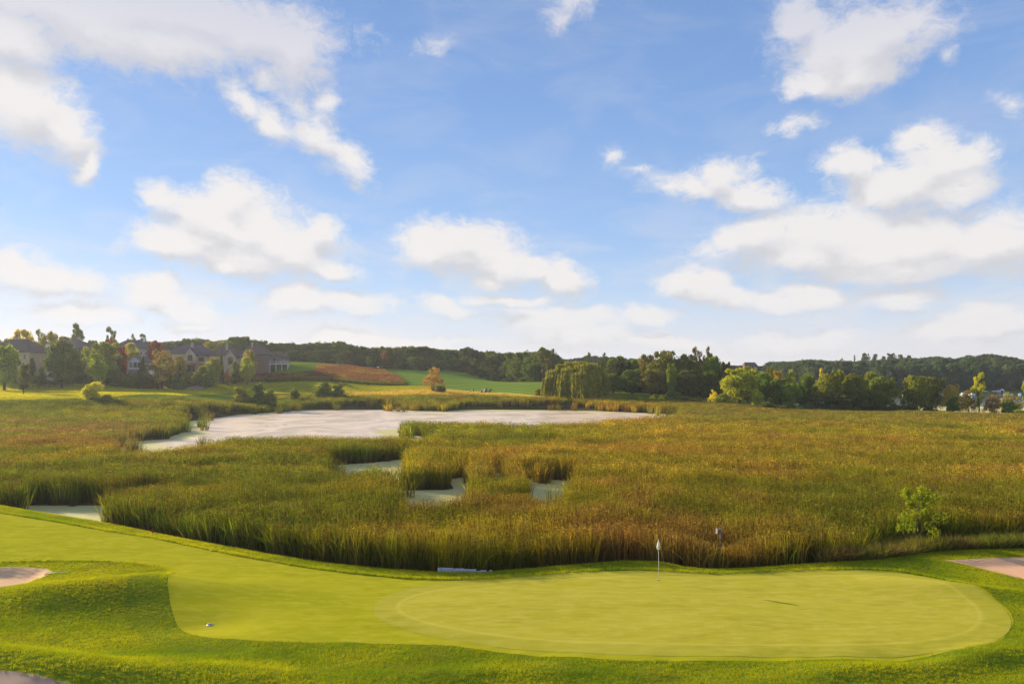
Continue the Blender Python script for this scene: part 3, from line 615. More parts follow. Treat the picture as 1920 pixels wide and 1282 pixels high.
def reed_colour(X, Y, px):
    n = len(X); a = fbm(X / 26, Y / 15, 41, 4); b = fbm(X / 7, Y / 5, 42, 4); c_ = fbm(X / 60, Y / 26, 43, 3)
    g = np.array((0.125, 0.19, 0.009)); yg = np.array((0.27, 0.27, 0.014)); oc = np.array((0.38, 0.27, 0.035)); ru = np.array((0.27, 0.145, 0.05)); mv = np.array((0.23, 0.155, 0.085))
    u = smooth(px, 300, 1250); t1 = np.clip(0.10 + 0.46 * u + 1.5 * (a - 0.5) + 0.9 * (b - .5), 0, 1)
    far = smooth(Y, 90, 170)
    t1 = t1 * (1 - 0.35 * far * smooth(px, 1100, 500)) 
    C = g[None] * (1 - np.clip(t1 * 2, 0, 1))[:, None] + yg[None] * np.clip(t1 * 2, 0, 1)[:, None]
    k = np.clip(t1 * 2 - 1, 0, 1)[:, None]; C = C * (1 - k) + oc[None] * k
    r = (smooth(b + 0.5 * (c_ - .5), 0.58, 0.76) * (0.20 + 0.42 * u))[:, None]; C = C * (1 - r) + ru[None] * r
    # dull mauve-brown stand at the left edge, brick tinge in front of it
    lm = (smooth(px, 420, 120) * smooth(Y, 96, 112) * smooth(Y, 168, 140) * smooth(fbm(X / 18, Y / 9, 47, 3), .40, .58))[:, None] * 0.85; C = C * (1 - lm) + mv[None] * lm
    lr = (smooth(px, 330, 200) * smooth(Y, 90, 96) * smooth(Y, 112, 104))[:, None] * 0.45; C = C * (1 - lr) + ru[None] * lr
    fg = (smooth(px, 1150, 1350) * smooth(Y, 118, 165))[:, None] * 0.75; C = C * (1 - fg) + np.array((0.19, 0.20, 0.035))[None] * fg
    ng = (smooth(px, 900, 500) * smooth(Y - yshore(X), 12, 3))[:, None] * 0.5; C = C * (1 - ng) + g[None] * ng
    w_ = rng.random((n, 1)); C = C * (1 + np.array([[.55, .18, .1]]) * (rng.random((n, 1)) - .42)); return C * (0.45 + 1.15 * w_ ** 1.5) * 0.98
def reeds(name, y0, y1, sp, half, protos, label, hs=1.0):
    X, Y, px, d = reed_points(y0, y1, sp, half); Z = np.maximum(height(X, Y), 0.0) - 0.05
    hgt = hs * (0.76 + 0.58 * fbm(X / 6, Y / 4.5, 51, 3) + 0.10 * (rng.random(len(X)) - .5))
    hgt *= 1 - 0.45 * smooth(Y, 150, 215) * smooth(px, 1250, 1500) - 0.28 * smooth(Y, 150, 200) * smooth(px, 400, 100)
    hgt *= 1 - 0.35 * smooth(Y - reed_limit(px), -14, 0)
    hgt *= 1 - 0.34 * np.exp(-((px - 1352) / 60) ** 2 - ((Y - 42.5) / 2.6) ** 2)
    scatter(name, np.stack([X, Y, Z], -1), rng.random(len(X)) * 6.283, np.full(len(X), 1.0) * (0.9 + .2 * rng.random(len(X))), reed_colour(X, Y, px), protos, label, sclz=hgt)
    print(name, len(X))
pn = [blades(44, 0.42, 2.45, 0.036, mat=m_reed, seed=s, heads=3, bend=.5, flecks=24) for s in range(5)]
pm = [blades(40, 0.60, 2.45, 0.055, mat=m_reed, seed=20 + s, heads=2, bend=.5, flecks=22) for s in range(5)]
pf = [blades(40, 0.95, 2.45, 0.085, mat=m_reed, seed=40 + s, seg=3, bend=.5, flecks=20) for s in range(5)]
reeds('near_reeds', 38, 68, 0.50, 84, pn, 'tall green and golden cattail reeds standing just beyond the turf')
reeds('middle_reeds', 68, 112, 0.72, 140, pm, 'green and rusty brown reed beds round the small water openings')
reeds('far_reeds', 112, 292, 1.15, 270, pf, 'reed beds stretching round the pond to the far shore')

# long grass of the rough round the turf
def tufts():
    X, Y = field_pts(-66, 46, 19, 66, 0.17); px = 960 + F * X / Y
    k = (px > -420) & (px < 2340) & (Y < yshore(X) + 1.3); X, Y, px = X[k], Y[k], px[k]
    k = sdist(X, Y, P_TURF) < -0.02
    for B in (BUNK_L, BUNK_R, P_PATH): k &= sdist(X, Y, B) < 0.03
    X, Y, px = X[k], Y[k], px[k]; Z = height(X, Y) - 0.01
    a = fbm(X / 3.0, Y / 1.6, 61, 4)[:, None]; b = fbm(X / .7, Y / .5, 62, 3)[:, None]
    a = np.clip((a - .5) * 1.8 + .5, 0, 1); c = np.array((0.21, 0.29, 0.006))[None] * (1 - a) + np.array((0.42, 0.42, 0.010))[None] * a; c = c * (0.95 + 0.5 * b)
    dry = smooth(fbm(X / 1.3, Y / .9, 63, 3), .62, .76)[:, None] * 0.3; c = c * (1 - dry) + np.array((0.34, 0.29, 0.06))[None] * dry
    h = 0.75 + 0.6 * fbm(X / 1.2, Y / .8, 64, 3) + 0.6 * smooth(Y - yshore(X), -0.6, 0.8)
    swale = np.array([at_z(p, q, 1.3) for p, q in [(268,1064),(250,1085),(236,1110),(233,1135),(245,1160),(270,1185),(330,1215),(470,1215),(470,1190),(340,1160),(345,1080),(300,1058)]])
    h *= 1 - 0.45 * smooth(sdist(X, Y, swale), -.05, .05); dt = -sdist(X, Y, P_TURF); h *= 1 + 2.0 * smooth(Y, 33, 37) * np.exp(-(dt / .22) ** 2)
    scatter('rough_grass', np.stack([X, Y, Z], -1), rng.random(len(X)) * 6.283, 0.9 + .3 * rng.random(len(X)), c, [blades(34, 0.13, 0.085, 0.009, 0.5, 0.6, 2, 0.5, m_tuft, 70 + s, dead=.05) for s in range(4)], 'lush rough grass round the turf and the bunkers', sclz=h)
    print('tufts', len(X))
tufts()
# mixed weeds on the bank at the right and taller grass by the shore
def bank():
    X, Y = field_pts(14, 50, 40, 52, 0.25); s = Y - yshore(X); px = 960 + F * X / Y
    k = (s > 0.7) & (s < 3.4 + 2.0 * smooth(px, 1560, 1700)) & (px > 1540) & (px < 2100) & (sdist(X, Y, BUNK_R) < -.5); X, Y, s, px = X[k], Y[k], s[k], px[k]; Z = height(X, Y) - 0.03
    a = fbm(X / 2.0, Y / 1.5, 71, 3)[:, None]; c = np.array((0.09, 0.15, 0.015))[None] * (1 - a) + np.array((0.20, 0.19, 0.035))[None] * a
    r = smooth(fbm(X / 1.7, Y / 1.2, 72, 3), .5, .65)[:, None] * .6; c = c * (1 - r) + np.array((0.17, 0.09, 0.05))[None] * r
    scatter('bank_grass', np.stack([X, Y, Z], -1), rng.random(len(X)) * 6.283, np.ones(len(X)), c, [blades(46, 0.30, 1.25, 0.026, 0.4, 0.7, 4, 0.6, m_reed, 80 + q, dead=.3) for q in range(4)], 'mixed weeds and long grass on the bank behind the right end of the green', sclz=0.75 + .6 * fbm(X / 1.4, Y, 73, 3))
bank()
def patch(name, P, sp, h, w, cols, label, seed, rad=0.8, nb=40, keep=1.0, mat=None):
    X, Y = field_pts(P[:, 0].min(), P[:, 0].max(), P[:, 1].min(), P[:, 1].max(), sp); k = (sdist(X, Y, P) > 0.1) & (rng.random(len(X)) < keep); X, Y = X[k], Y[k]; Z = height(X, Y) - 0.02
    a = np.clip((fbm(X / 12, Y / 9, seed, 4) - .5) * 2.2 + .5, 0, 1)[:, None]; c = np.array(cols[0])[None] * (1 - a) + np.array(cols[1])[None] * a
    if len(cols) > 2:
        r = smooth(fbm(X / 9, Y / 5, seed + 3, 3), .58, .68)[:, None]; c = c * (1 - r) + np.array(cols[2])[None] * r
    c = c * (0.8 + .4 * rng.random((len(X), 1)))
    scatter(name, np.stack([X, Y, Z], -1), rng.random(len(X)) * 6.283, 0.9 + .3 * rng.random(len(X)), c, [blades(nb, rad, h, w, 0.35, 0.5, 3, .5, mat or m_reed, seed + 10 + q, dead=.1) for q in range(3)], label, sclz=.7 + .6 * rng.random(len(X)))
    print(name, len(X))
patch('prairie_grass', P_PRAIRIE, 1.15, 0.9, 0.10, [(0.22, 0.105, 0.055), (0.28, 0.14, 0.075), (0.30, 0.24, 0.05)], 'rust red prairie grass with yellow patches', 90)
patch('meadow_grass', outline([(600,741),(700,735),(800,731),(880,735),(960,740),(1060,748),(1160,752),(1060,754),(960,750),(860,748),(760,746),(660,746),(600,745)], **FAR), 1.3, 0.6, .09, [(0.52, 0.40, 0.07), (0.62, 0.46, 0.10)], 'dry golden meadow grass above the pond reeds', 100, keep=.8)
patch('long_grass', outline([(136,713),(190,718),(280,722),(350,727),(372,722),(360,714),(300,710),(230,708),(150,709)], **FAR), 1.2, 1.3, .10, [(0.13, 0.16, 0.03), (0.27, 0.20, 0.09)], 'tall tawny grass below the garden shrubs', 110)
patch('long_grass', outline([(352,716),(400,715),(480,713.5),(560,712.5),(640,714),(700,718),(764,719),(764,722),(690,721),(600,716.2),(480,716.2),(380,718)], **FAR), 1.0, 1.3, .10, [(0.09, 0.13, 0.02), (0.16, 0.17, 0.03)], 'dark band of long grass below the red prairie patch', 120)
patch('long_grass', outline([(440,742),(520,740),(600,740),(660,738),(640,745),(500,748),(430,748)], **FAR), 1.2, 0.55, .10, [(0.22, 0.24, 0.03), (0.34, 0.30, 0.05)], 'long green grass between the shrubs and the pond reeds', 130)
patch('long_grass', outline([(1150,748),(1230,752),(1330,757),(1460,766),(1600,775),(1720,781),(1920,789),(1920,796),(1700,786),(1560,780),(1400,772),(1250,762),(1150,756)], **FAR), 1.1, 1.2, .10, [(0.14, 0.16, 0.04), (0.24, 0.17, 0.07)], 'brownish green long grass along the foot of the right hand trees', 140)

patch('mown_grass', P_FWL, 1.25, 0.16, 0.08, [(0.40, 0.40, 0.012), (0.50, 0.46, 0.018)], 'sunlit short grass of the left fairway', 150, rad=1.1, nb=200, mat=m_mown)
patch('mown_grass', P_FWM, 1.35, 0.16, 0.08, [(0.36, 0.37, 0.012), (0.48, 0.44, 0.02)], 'sunlit short grass of the middle fairway', 160, rad=1.1, nb=200, mat=m_mown)
# ------------------------------------------------------------------ trees
class Leaves:
    def __init__(s): s.V = []; s.r = []
    def cloud(s, cen, nrm, size, asp=0.7, seed=0, tone=None):
        """cen (n,3), nrm (n,3); one pointed leaf-clump face each"""
        r = np.random.default_rng(seed); n = len(cen)
        nrm = nrm / (np.linalg.norm(nrm, axis=1, keepdims=True) + 1e-9); a = r.normal(size=(n, 3)); u = np.cross(nrm, a); u /= np.linalg.norm(u, axis=1, keepdims=True) + 1e-9; v = np.cross(nrm, u)
        sz = size * (0.6 + 0.8 * r.random((n, 1))); u = u * sz * 0.5; v = v * sz * 0.5 * asp
        q = np.stack([cen - u, cen - v * 0.9 + nrm * sz * .08, cen + u, cen + v * 1.1 + nrm * sz * .08], 1); s.V.append(q)
        s.r.append(np.repeat((tone if tone is not None else r.random(n))[:, None], 4, 1))
    def build(s, name, mat):
        V = np.concatenate(s.V).reshape(-1, 3); F_ = np.arange(len(V)).reshape(-1, 4); me = mesh_np(name, V, F_, mat, False, 4)
        a = me.attributes.new('rnd', 'FLOAT', 'POINT'); a.data.foreach_set('value', np.concatenate(s.r).ravel().astype(np.float32)); return me
def tube(V, Fc, pts, rad, n=7):
    b0 = len(V); pts = [Vector(p) for p in pts]
    for i, p in enumerate(pts):
        d = (pts[min(i + 1, len(pts) - 1)] - pts[max(i - 1, 0)]).normalized(); s_ = d.orthogonal().normalized(); t_ = d.cross(s_)
        for k in range(n):
            a = 6.2832 * k / n; V.append(tuple(p + (s_ * math.cos(a) + t_ * math.sin(a)) * rad[i]))
    for i in range(len(pts) - 1):
        for k in range(n): Fc.append((b0 + i * n + k, b0 + i * n + (k + 1) % n, b0 + (i + 1) * n + (k + 1) % n, b0 + (i + 1) * n + k))
def sph(r, n):
    d = r.normal(size=(n, 3)); return d / np.linalg.norm(d, axis=1, keepdims=True)

m_leaf, t, o = new_mat('tree_leaves')
oi = t.nodes.new('ShaderNodeObjectInfo'); rn = attr(t, 'rnd').outputs['Fac']
tcn = t.nodes.new('ShaderNodeTexCoord'); n1 = noise(t, 0.35, 3, 0.5, vec=tcn.outputs['Object'])
c = mixc(t, rn, mixc(t, 1.0, oi.outputs['Color'], (0.60, 0.66, 0.7), 'MULTIPLY'), mixc(t, 1.0, oi.outputs['Color'], (1.45, 1.35, 1.15), 'MULTIPLY'))
c = mixc(t, sstep(t, n1, .42, .62, 0, .45), c, mixc(t, 1.0, c, (1.5, 1.25, 0.9), 'MULTIPLY'))
leafy(t, o, c, 0.38, (1.3, 1.2, 0.45))
m_leaf2, t, o = new_mat('turning_leaves')                 # green tree whose upper leaves have turned
rn = attr(t, 'rnd').outputs['Fac']; tcn = t.nodes.new('ShaderNodeTexCoord'); sp_ = t.nodes.new('ShaderNodeSeparateXYZ'); lk(t, tcn.outputs['Object'], sp_.inputs[0])
n1 = noise(t, 0.30, 4, 0.5, vec=tcn.outputs['Object']); hh = mth(t, 'ADD', mth(t, 'MULTIPLY', sp_.outputs[2], 0.07), mth(t, 'MULTIPLY', n1, 1.1))
oi = t.nodes.new('ShaderNodeObjectInfo'); c = mixc(t, rn, mixc(t, 1.0, oi.outputs['Color'], (.6, .66, .7), 'MULTIPLY'), mixc(t, 1.0, oi.outputs['Color'], (1.4, 1.3, 1.1), 'MULTIPLY'))
c = mixc(t, sstep(t, hh, 1.15, 1.5), c, mixc(t, rn, (0.20, 0.12, 0.03), (0.32, 0.10, 0.035)))
leafy(t, o, c, 0.30, (1.25, 1.15, 0.5))
m_bark = plain('bark', (0.085, 0.065, 0.05), 0.9, 0.1, 0.35, 4.0)

def proto(kind, seed, mat=None):
    """a crown and a trunk mesh, 10 m tall and about 10 m wide at scale 1"""
    r = np.random.default_rng(seed); L = Leaves(); V = []; Fc = []
    mat = mat or m_leaf
    blobs = []
    if kind in ('round', 'oval', 'wood'):
        base = {'round': 0.10, 'oval': .08, 'wood': 0.04}[kind]; nb = {'round': 60, 'oval': 55, 'wood': 58}[kind]
        H = 10; cz = H * (0.5 + base / 2); az_ = H * (0.5 - base / 2)
        lob = [(r.random() * 6.283, 0.08 + .10 * r.random(), int(r.integers(2, 5))) for _ in range(3)]
        for i in range(nb):
            d = sph(r, 1)[0]; f = (0.35 + 0.65 * r.random() ** .5)
            th = math.atan2(d[1], d[0]); w = 1 + sum(a * math.sin(k * th + p) for p, a, k in lob)
            tp = 1.0 if kind != 'oval' else 0.78 + .22 * math.sqrt(max(0, 1 - max(0, d[2])))
            x, y, z = d[0] * 4.3 * f * w * tp, d[1] * 4.3 * f * w * tp, cz + d[2] * (az_ - 0.7) * f
            blobs.append((x, y, z, 0.75 + 0.85 * r.random()))
        for i in range(7): blobs.append((r.normal() * 1.6, r.normal() * 1.6, H * (0.87 + .07 * r.random()), 0.55 + .3 * r.random()))
        nl, ls = 150, 0.44
    elif kind == 'sparse':                                  # open poplar-like crown, clusters on visible limbs
        for i in range(34):
            z = 3.0 + 7 * r.random(); w = 3.6 * math.sin(math.pi * min(1, max(0.1, (z - 1.5) / 9.5))) ** .7; th = r.random() * 6.283; q = w * (0.3 + .7 * r.random())
            blobs.append((q * math.cos(th), q * math.sin(th), z, 0.40 + .45 * r.random()))
        nl, ls = 105, 0.38
    elif kind == 'shrub':
        for i in range(34):
            d = sph(r, 1)[0]; d[2] = abs(d[2]); f = .4 + .6 * r.random()
            blobs.append((d[0] * 4.4 * f, d[1] * 4.4 * f, 1.0 + d[2] * 7.9 * f, 1.1 + .8 * r.random()))
        nl, ls = 150, 0.70
    elif kind == 'fan':                                     # many-stemmed, thin upright shoots, autumn brown
        nl, ls = 60, 0.42
        for i in range(60):
            th = r.random() * 6.283; q = 4.4 * r.random() ** .6; z = 10 * math.sqrt(max(0.05, 1 - (q / 4.9) ** 2)) * (0.35 + .62 * r.random())
            blobs.append((q * math.cos(th), q * math.sin(th), max(z, 1.0), 0.6 + .5 * r.random()))
    elif kind == 'young':
        for i in range(30):
            z = 3.6 + 6.2 * r.random(); w = 3.9 * (1 - ((z - 5.6) / 4.6) ** 2) ** .5 if abs(z - 5.6) < 4.5 else .6; th = r.random() * 6.283; q = w * (0.3 + .7 * r.random())
            blobs.append((q * math.cos(th), q * math.sin(th), z, .55 + .5 * r.random()))
        nl, ls = 130, 0.30
    if blobs:
        zlo = min(b[2] for b in blobs)
        for (x, y, z, q) in blobs:
            d = sph(r, nl); rad = q * (0.35 + 0.75 * r.random((nl, 1)) ** .6); cen = np.array([x, y, z]) + d * rad * np.array([1.12, 1.12, .82])
            out = d + 0.35 * np.array([x / 5, y / 5, (z - 5) / 5]) + 0.75 * r.normal(size=(nl, 3)); cen = cen[cen[:, 2] > 0.15]; out = out[:len(cen)]
            L.cloud(cen, out, ls, .72, int(r.integers(1e9)))
        top = max(b[2] for b in blobs)
        if kind == 'fan' or kind == 'shrub':
            for i in range(11):
                b = blobs[int(r.integers(len(blobs)))]; x0, y0 = r.normal() * .3, r.normal() * .3
                tube(V, Fc, [(x0, y0, -0.3), (b[0] * .35, b[1] * .35, b[2] * .4), (b[0] * .9, b[1] * .9, b[2] * .95)], [.16, .1, .03], 5)
        else:
            tw = 0.36 if kind != 'young' else .17
            tube(V, Fc, [(0, 0, -0.5), (0.05, 0, 1.0), (0.15, .1, 3.5), (0.1, -.1, 6.0), (0, 0, 8.6)], [tw * 1.3, tw, tw * .8, tw * .5, .05], 8)
            for i in range(15):
                b = blobs[int(r.integers(len(blobs)))]; z0 = max(1.0, b[2] * (0.35 + .25 * r.random()))
                tube(V, Fc, [(0.05, 0, z0), (b[0] * .5, b[1] * .5, z0 + (b[2] - z0) * .65), (b[0], b[1], b[2])], [tw * .38, tw * .22, .03], 5)
    elif kind == 'conifer':
        for i in range(46):
            f = i / 45; z = 0.6 + 9.2 * f; w = 4.0 * (1 - f) ** .85 + .15
            for k in range(int(5 + 9 * (1 - f))):
                th = r.random() * 6.283; ln = w * (0.75 + .3 * r.random()); n_ = int(10 + 16 * (1 - f)); tt = r.random((n_, 1)) ** .7
                cen = np.concatenate([np.cos(th) * ln * tt, np.sin(th) * ln * tt, z - .45 * ln * tt ** 1.4 * .5 + 0 * tt], 1) + r.normal(size=(n_, 3)) * .14
                L.cloud(cen, np.array([[math.cos(th) * .5, math.sin(th) * .5, 1.0]]) + r.normal(size=(n_, 3)) * .5, 0.42, .5, int(r.integers(1e9)))
        tube(V, Fc, [(0, 0, -.4), (0, 0, 5), (0, 0, 9.6)], [.28, .16, .03], 7)
    elif kind == 'willow':
        heads = []
        for i in range(150):
            th = r.random() * 6.283; q = 4.8 * math.sqrt(r.random()); lob = 1 + .10 * math.sin(3 * th + 1) + .07 * math.sin(5 * th)
            z = 9.6 * math.sqrt(max(0.02, 1 - (q / 5.5) ** 2.4)) * (0.80 + .20 * r.random()); heads.append((q * lob * math.cos(th), q * lob * math.sin(th), z, q))
        for (x, y, z, q) in heads:
            n_ = 46; d = sph(r, n_); cen = np.array([x, y, z - .1]) + d * (0.62 * r.random((n_, 1)) + .1); L.cloud(cen, d + r.normal(size=(n_, 3)) * .6 + np.array([0, 0, .4]), .30, .5, int(r.integers(1e9)))
            for s_ in range(9):                            # hanging curtains
                a = r.random() * 6.283; x0, y0 = x + .7 * math.cos(a) * r.random(), y + .7 * math.sin(a) * r.random(); ln = min(z - .15, (1.8 + 4.6 * r.random()) * (0.75 + .5 * q / 4.8)); n_ = int(ln * 8) + 2
                tt = np.sort(r.random((n_, 1)), 0); ou = np.array([[x, y]]) / (q + .5) * .35
                cen = np.concatenate([x0 + ou[:, :1] * tt + r.normal(size=(n_, 1)) * .05, y0 + ou[:, 1:] * tt + r.normal(size=(n_, 1)) * .05, z - ln * tt], 1)
                u_ = r.normal(size=(n_, 3)); u_[:, 2] *= .15; u_ += np.array([x, y, 0]) / (q + .5) * 1.2
                u_ /= np.linalg.norm(u_, axis=1, keepdims=True); sd_ = np.cross(u_, np.array([0, 0, 1.0])); w = .07 + .05 * r.random((n_, 1)); hl = .28 + .2 * r.random((n_, 1)); up_ = np.array([0, 0, 1.0])
                L.V.append(np.stack([cen + up_ * hl, cen - sd_ * w, cen - up_ * hl, cen + sd_ * w], 1)); L.r.append(np.repeat(r.random((n_, 1)) * .8, 4, 1))
        tube(V, Fc, [(0, 0, -.5), (.1, 0, 1.2), (.2, .1, 2.6)], [.75, .55, .48], 9)
        for i in range(11):
            h_ = heads[int(r.integers(len(heads)))]; tube(V, Fc, [(.2, .1, 2.3), (h_[0] * .5, h_[1] * .5, 4.8), (h_[0], h_[1], h_[2])], [.3, .18, .04], 6)
    return L.build(kind + '_crown', mat), mesh_np(kind + '_trunk', np.array(V), np.array(Fc), m_bark, True, 4)

PROTO = {k: [proto(kk, s + 300 * i, mt) for s in range(n)] for i, (k, kk, n, mt) in enumerate([
    ('round', 'round', 4, None), ('oval', 'oval', 3, None), ('wood', 'wood', 4, None), ('sparse', 'sparse', 3, None), ('shrub', 'shrub', 4, None),
    ('fan', 'fan', 2, None), ('young', 'young', 1, None), ('conifer', 'conifer', 1, None), ('willow', 'willow', 1, None), ('turning', 'round', 1, m_leaf2)])}
NAMES = {'round': 'leafy_tree', 'oval': 'tall_tree', 'wood': 'woodland_tree', 'sparse': 'open_crowned_tree', 'shrub': 'shrub', 'fan': 'autumn_tree', 'young': 'young_tree', 'conifer': 'conifer', 'willow': 'weeping_willow', 'turning': 'leafy_tree'}
CATS = {'shrub': 'shrub', 'conifer': 'conifer', 'willow': 'willow'}
HGT = {'willow': 10.0, 'shrub': 9.6, 'sparse': 10.2, 'fan': 10.0, 'young': 10.2, 'conifer': 10.0}
TREES = 0
def tree(kind, px, top, D, wpx, col, label, group=None, rot=None, var=None, base=None, name=None):
    global TREES
    TREES += 1
    if px < 482 and 229 < D < 335: D *= 1.09
    x = PX(px, D); z0 = hz(x, D) if base is None else base
    z0 -= 0.1; h = max(0.6, ZP(top, D) - z0); w = wpx / F * D
    pr = PROTO[kind]; k = (TREES * 7 + 3) % len(pr) if var is None else var; cm, tm = pr[k]
    root = bpy.data.objects.new(name or NAMES[kind], None); link(root); root.location = (x, D, z0); root.empty_display_size = 0.5
    root.rotation_euler = (0, 0, random.random() * 6.28 if rot is None else rot)
    s = h / HGT.get(kind, 10.3); ws = w / 10.2; root.scale = (ws, ws, s)
    root.rotation_euler = (0, 0, root.rotation_euler[2])
    c = link(bpy.data.objects.new('crown', cm), root); c.color = (*[col[0] * 2.35, col[1] * 2.35, col[2] * 1.6], 1); link(bpy.data.objects.new('trunk', tm), root)
    return tag(root, label, CATS.get(kind, 'tree'), group)

# greens and autumn tones (leaf albedo)
DK, MG, OL, LG, YG, YE, BR, RD, OR = (0.045, 0.070, 0.022), (0.06, 0.095, 0.022), (0.085, 0.095, 0.028), (0.105, 0.150, 0.03), (0.17, 0.19, 0.03), (0.26, 0.23, 0.03), (0.15, 0.10, 0.045), (0.11, 0.026, 0.026), (0.20, 0.08, 0.03)
WD = (0.050, 0.070, 0.024)

# --- the single trees in and before the marsh
tree('young', 1724, 910, 45.0, 106, (0.10, 0.125, 0.015), 'young bright green tree with a thin stem standing in the reeds at the right', name='young_tree')
tree('young', 1799, 1024, 44.0, 26, (0.12, 0.035, 0.03), 'tiny dark red sapling at the foot of the bank near the right bunker', name='sapling')
tree('willow', 1085, 674, 255, 122, (0.125, 0.13, 0.030), 'large weeping willow on the far side of the pond', rot=.4)
tree('shrub', 173, 711, 197, 38, (0.22, 0.22, 0.03), 'small sunlit yellow green bush at the edge of the left fairway')
tree('shrub', 200, 737, 196, 20, (0.10, 0.10, 0.03), 'low olive shrub just right of the sunlit yellow green bush')
tree('shrub', 485, 715, 228, 40, (0.05, 0.075, 0.022), 'round dark shrub, tallest of the clump before the middle fairway')
tree('shrub', 452, 722, 228, 46, (0.09, 0.095, 0.03), 'low brownish green shrub on the left of the dark shrub clump')
tree('shrub', 508, 723, 228, 28, (0.07, 0.085, 0.025), 'small shrub on the right of the dark shrub clump')
tree('shrub', 552, 723, 250, 20, (0.075, 0.085, 0.03), 'tiny dark shrub alone between two shrub clumps above the pond')
tree('shrub', 605, 714, 256, 40, (0.065, 0.09, 0.025), 'wide grey green shrub above the far end of the pond')
tree('shrub', 634, 716, 255, 30, (0.055, 0.08, 0.025), 'darker right half of the shrub pair above the far end of the pond')
tree('fan', 813, 687, 292, 42, (0.17, 0.115, 0.045), 'lone autumn tree with thin orange brown foliage on the far fairway')
tree('shrub', 826, 720, 291, 20, (0.07, 0.075, 0.03), 'dark little shrub at the foot of the lone autumn tree')
tree('shrub', 1013, 728, 270, 29, (0.105, 0.105, 0.035), 'olive shrub just left of the weeping willow')
tree('shrub', 1026, 722, 300, 16, (0.10, 0.12, 0.05), 'pale low shrub behind the left edge of the willow')
tree('shrub', 945, 739, 280, 18, (0.13, 0.13, 0.04), 'faint low shrub in the golden grass')
for (a, b_, w_, c_, l_) in [(1223, 738, 14, (0.30, 0.30, 0.04), 'little yellow sapling, left one of two before the dark trees'), (1240, 740, 14, (0.28, 0.28, 0.04), 'little yellow sapling, right one of two before the dark trees')]:
    tree('fan', a, b_, 240, w_, c_, l_)
tree('shrub', 1284, 742, 236, 46, (0.10, 0.10, 0.035), 'grey green spreading shrub before the darkest gap of the right hand trees')
tree('shrub', 1262, 729, 245, 30, (0.085, 0.12, 0.03), 'rounded green bush at the foot of the dark oaks')
tree('shrub', 1160, 741, 250, 26, (0.15, 0.10, 0.04), 'low rusty shrub right of the willow')

# --- trees of the large dark stand right of the willow
for (kind, px, top, D, w, col, lab) in [
  ('sparse', 1102, 660, 300, 22, DK, 'thin dark tree rising behind the left of the willow top'),
  ('sparse', 1130, 661, 300, 26, DK, 'open crowned dark tree rising behind the right of the willow top'),
  ('round', 1160, 664, 285, 46, MG, 'rounded green tree directly right of the willow'),
  ('wood', 1150, 698, 262, 40, (0.06, 0.095, 0.03), 'lower dull green tree leaning behind the willow'),
  ('oval', 1188, 672, 275, 36, MG, 'green tree, second to the right of the willow'),
  ('wood', 1185, 690, 258, 46, (0.055, 0.09, 0.025), 'broad bushy green tree in front of the dark stand'),
  ('round', 1212, 661, 270, 44, (0.09, 0.085, 0.03), 'brownish green tree with a feathery top in the dark stand'),
  ('round', 1250, 655, 262, 66, (0.070, 0.078, 0.026), 'widest dark oak in the middle of the stand, highest rounded crown'),
  ('wood', 1222, 690, 252, 60, (0.078, 0.078, 0.028), 'olive brown tree with heavy low foliage below the dark oak'),
  ('oval', 1259, 677, 246, 24, (0.085, 0.115, 0.025), 'slender light green tree lit against the dark oaks'),
  ('round', 1288, 660, 258, 50, (0.065, 0.075, 0.026), 'dark oak to the right of the widest oak'),
  ('wood', 1290, 692, 247, 60, (0.048, 0.060, 0.022), 'very dark low tree in the shade at the centre of the stand'),
  ('sparse', 1306, 650, 268, 34, (0.085, 0.075, 0.03), 'bare topped tall tree with brown leaf tufts'),
  ('sparse', 1328, 650, 266, 34, (0.085, 0.070, 0.03), 'bare topped tall tree, second of the pair above the stand'),
  ('round', 1335, 664, 256, 46, (0.075, 0.115, 0.026), 'green tree at the right shoulder of the stand'),
  ('oval', 1360, 674, 252, 26, (0.055, 0.075, 0.024), 'narrow dark tree closing the stand at the right'),
  ('wood', 1328, 694, 244, 46, (0.045, 0.065, 0.022), 'dark leafy tree at the right foot of the stand')]:
    tree(kind, px, top, D, w, col, lab, 'trees of the dark stand right of the willow')

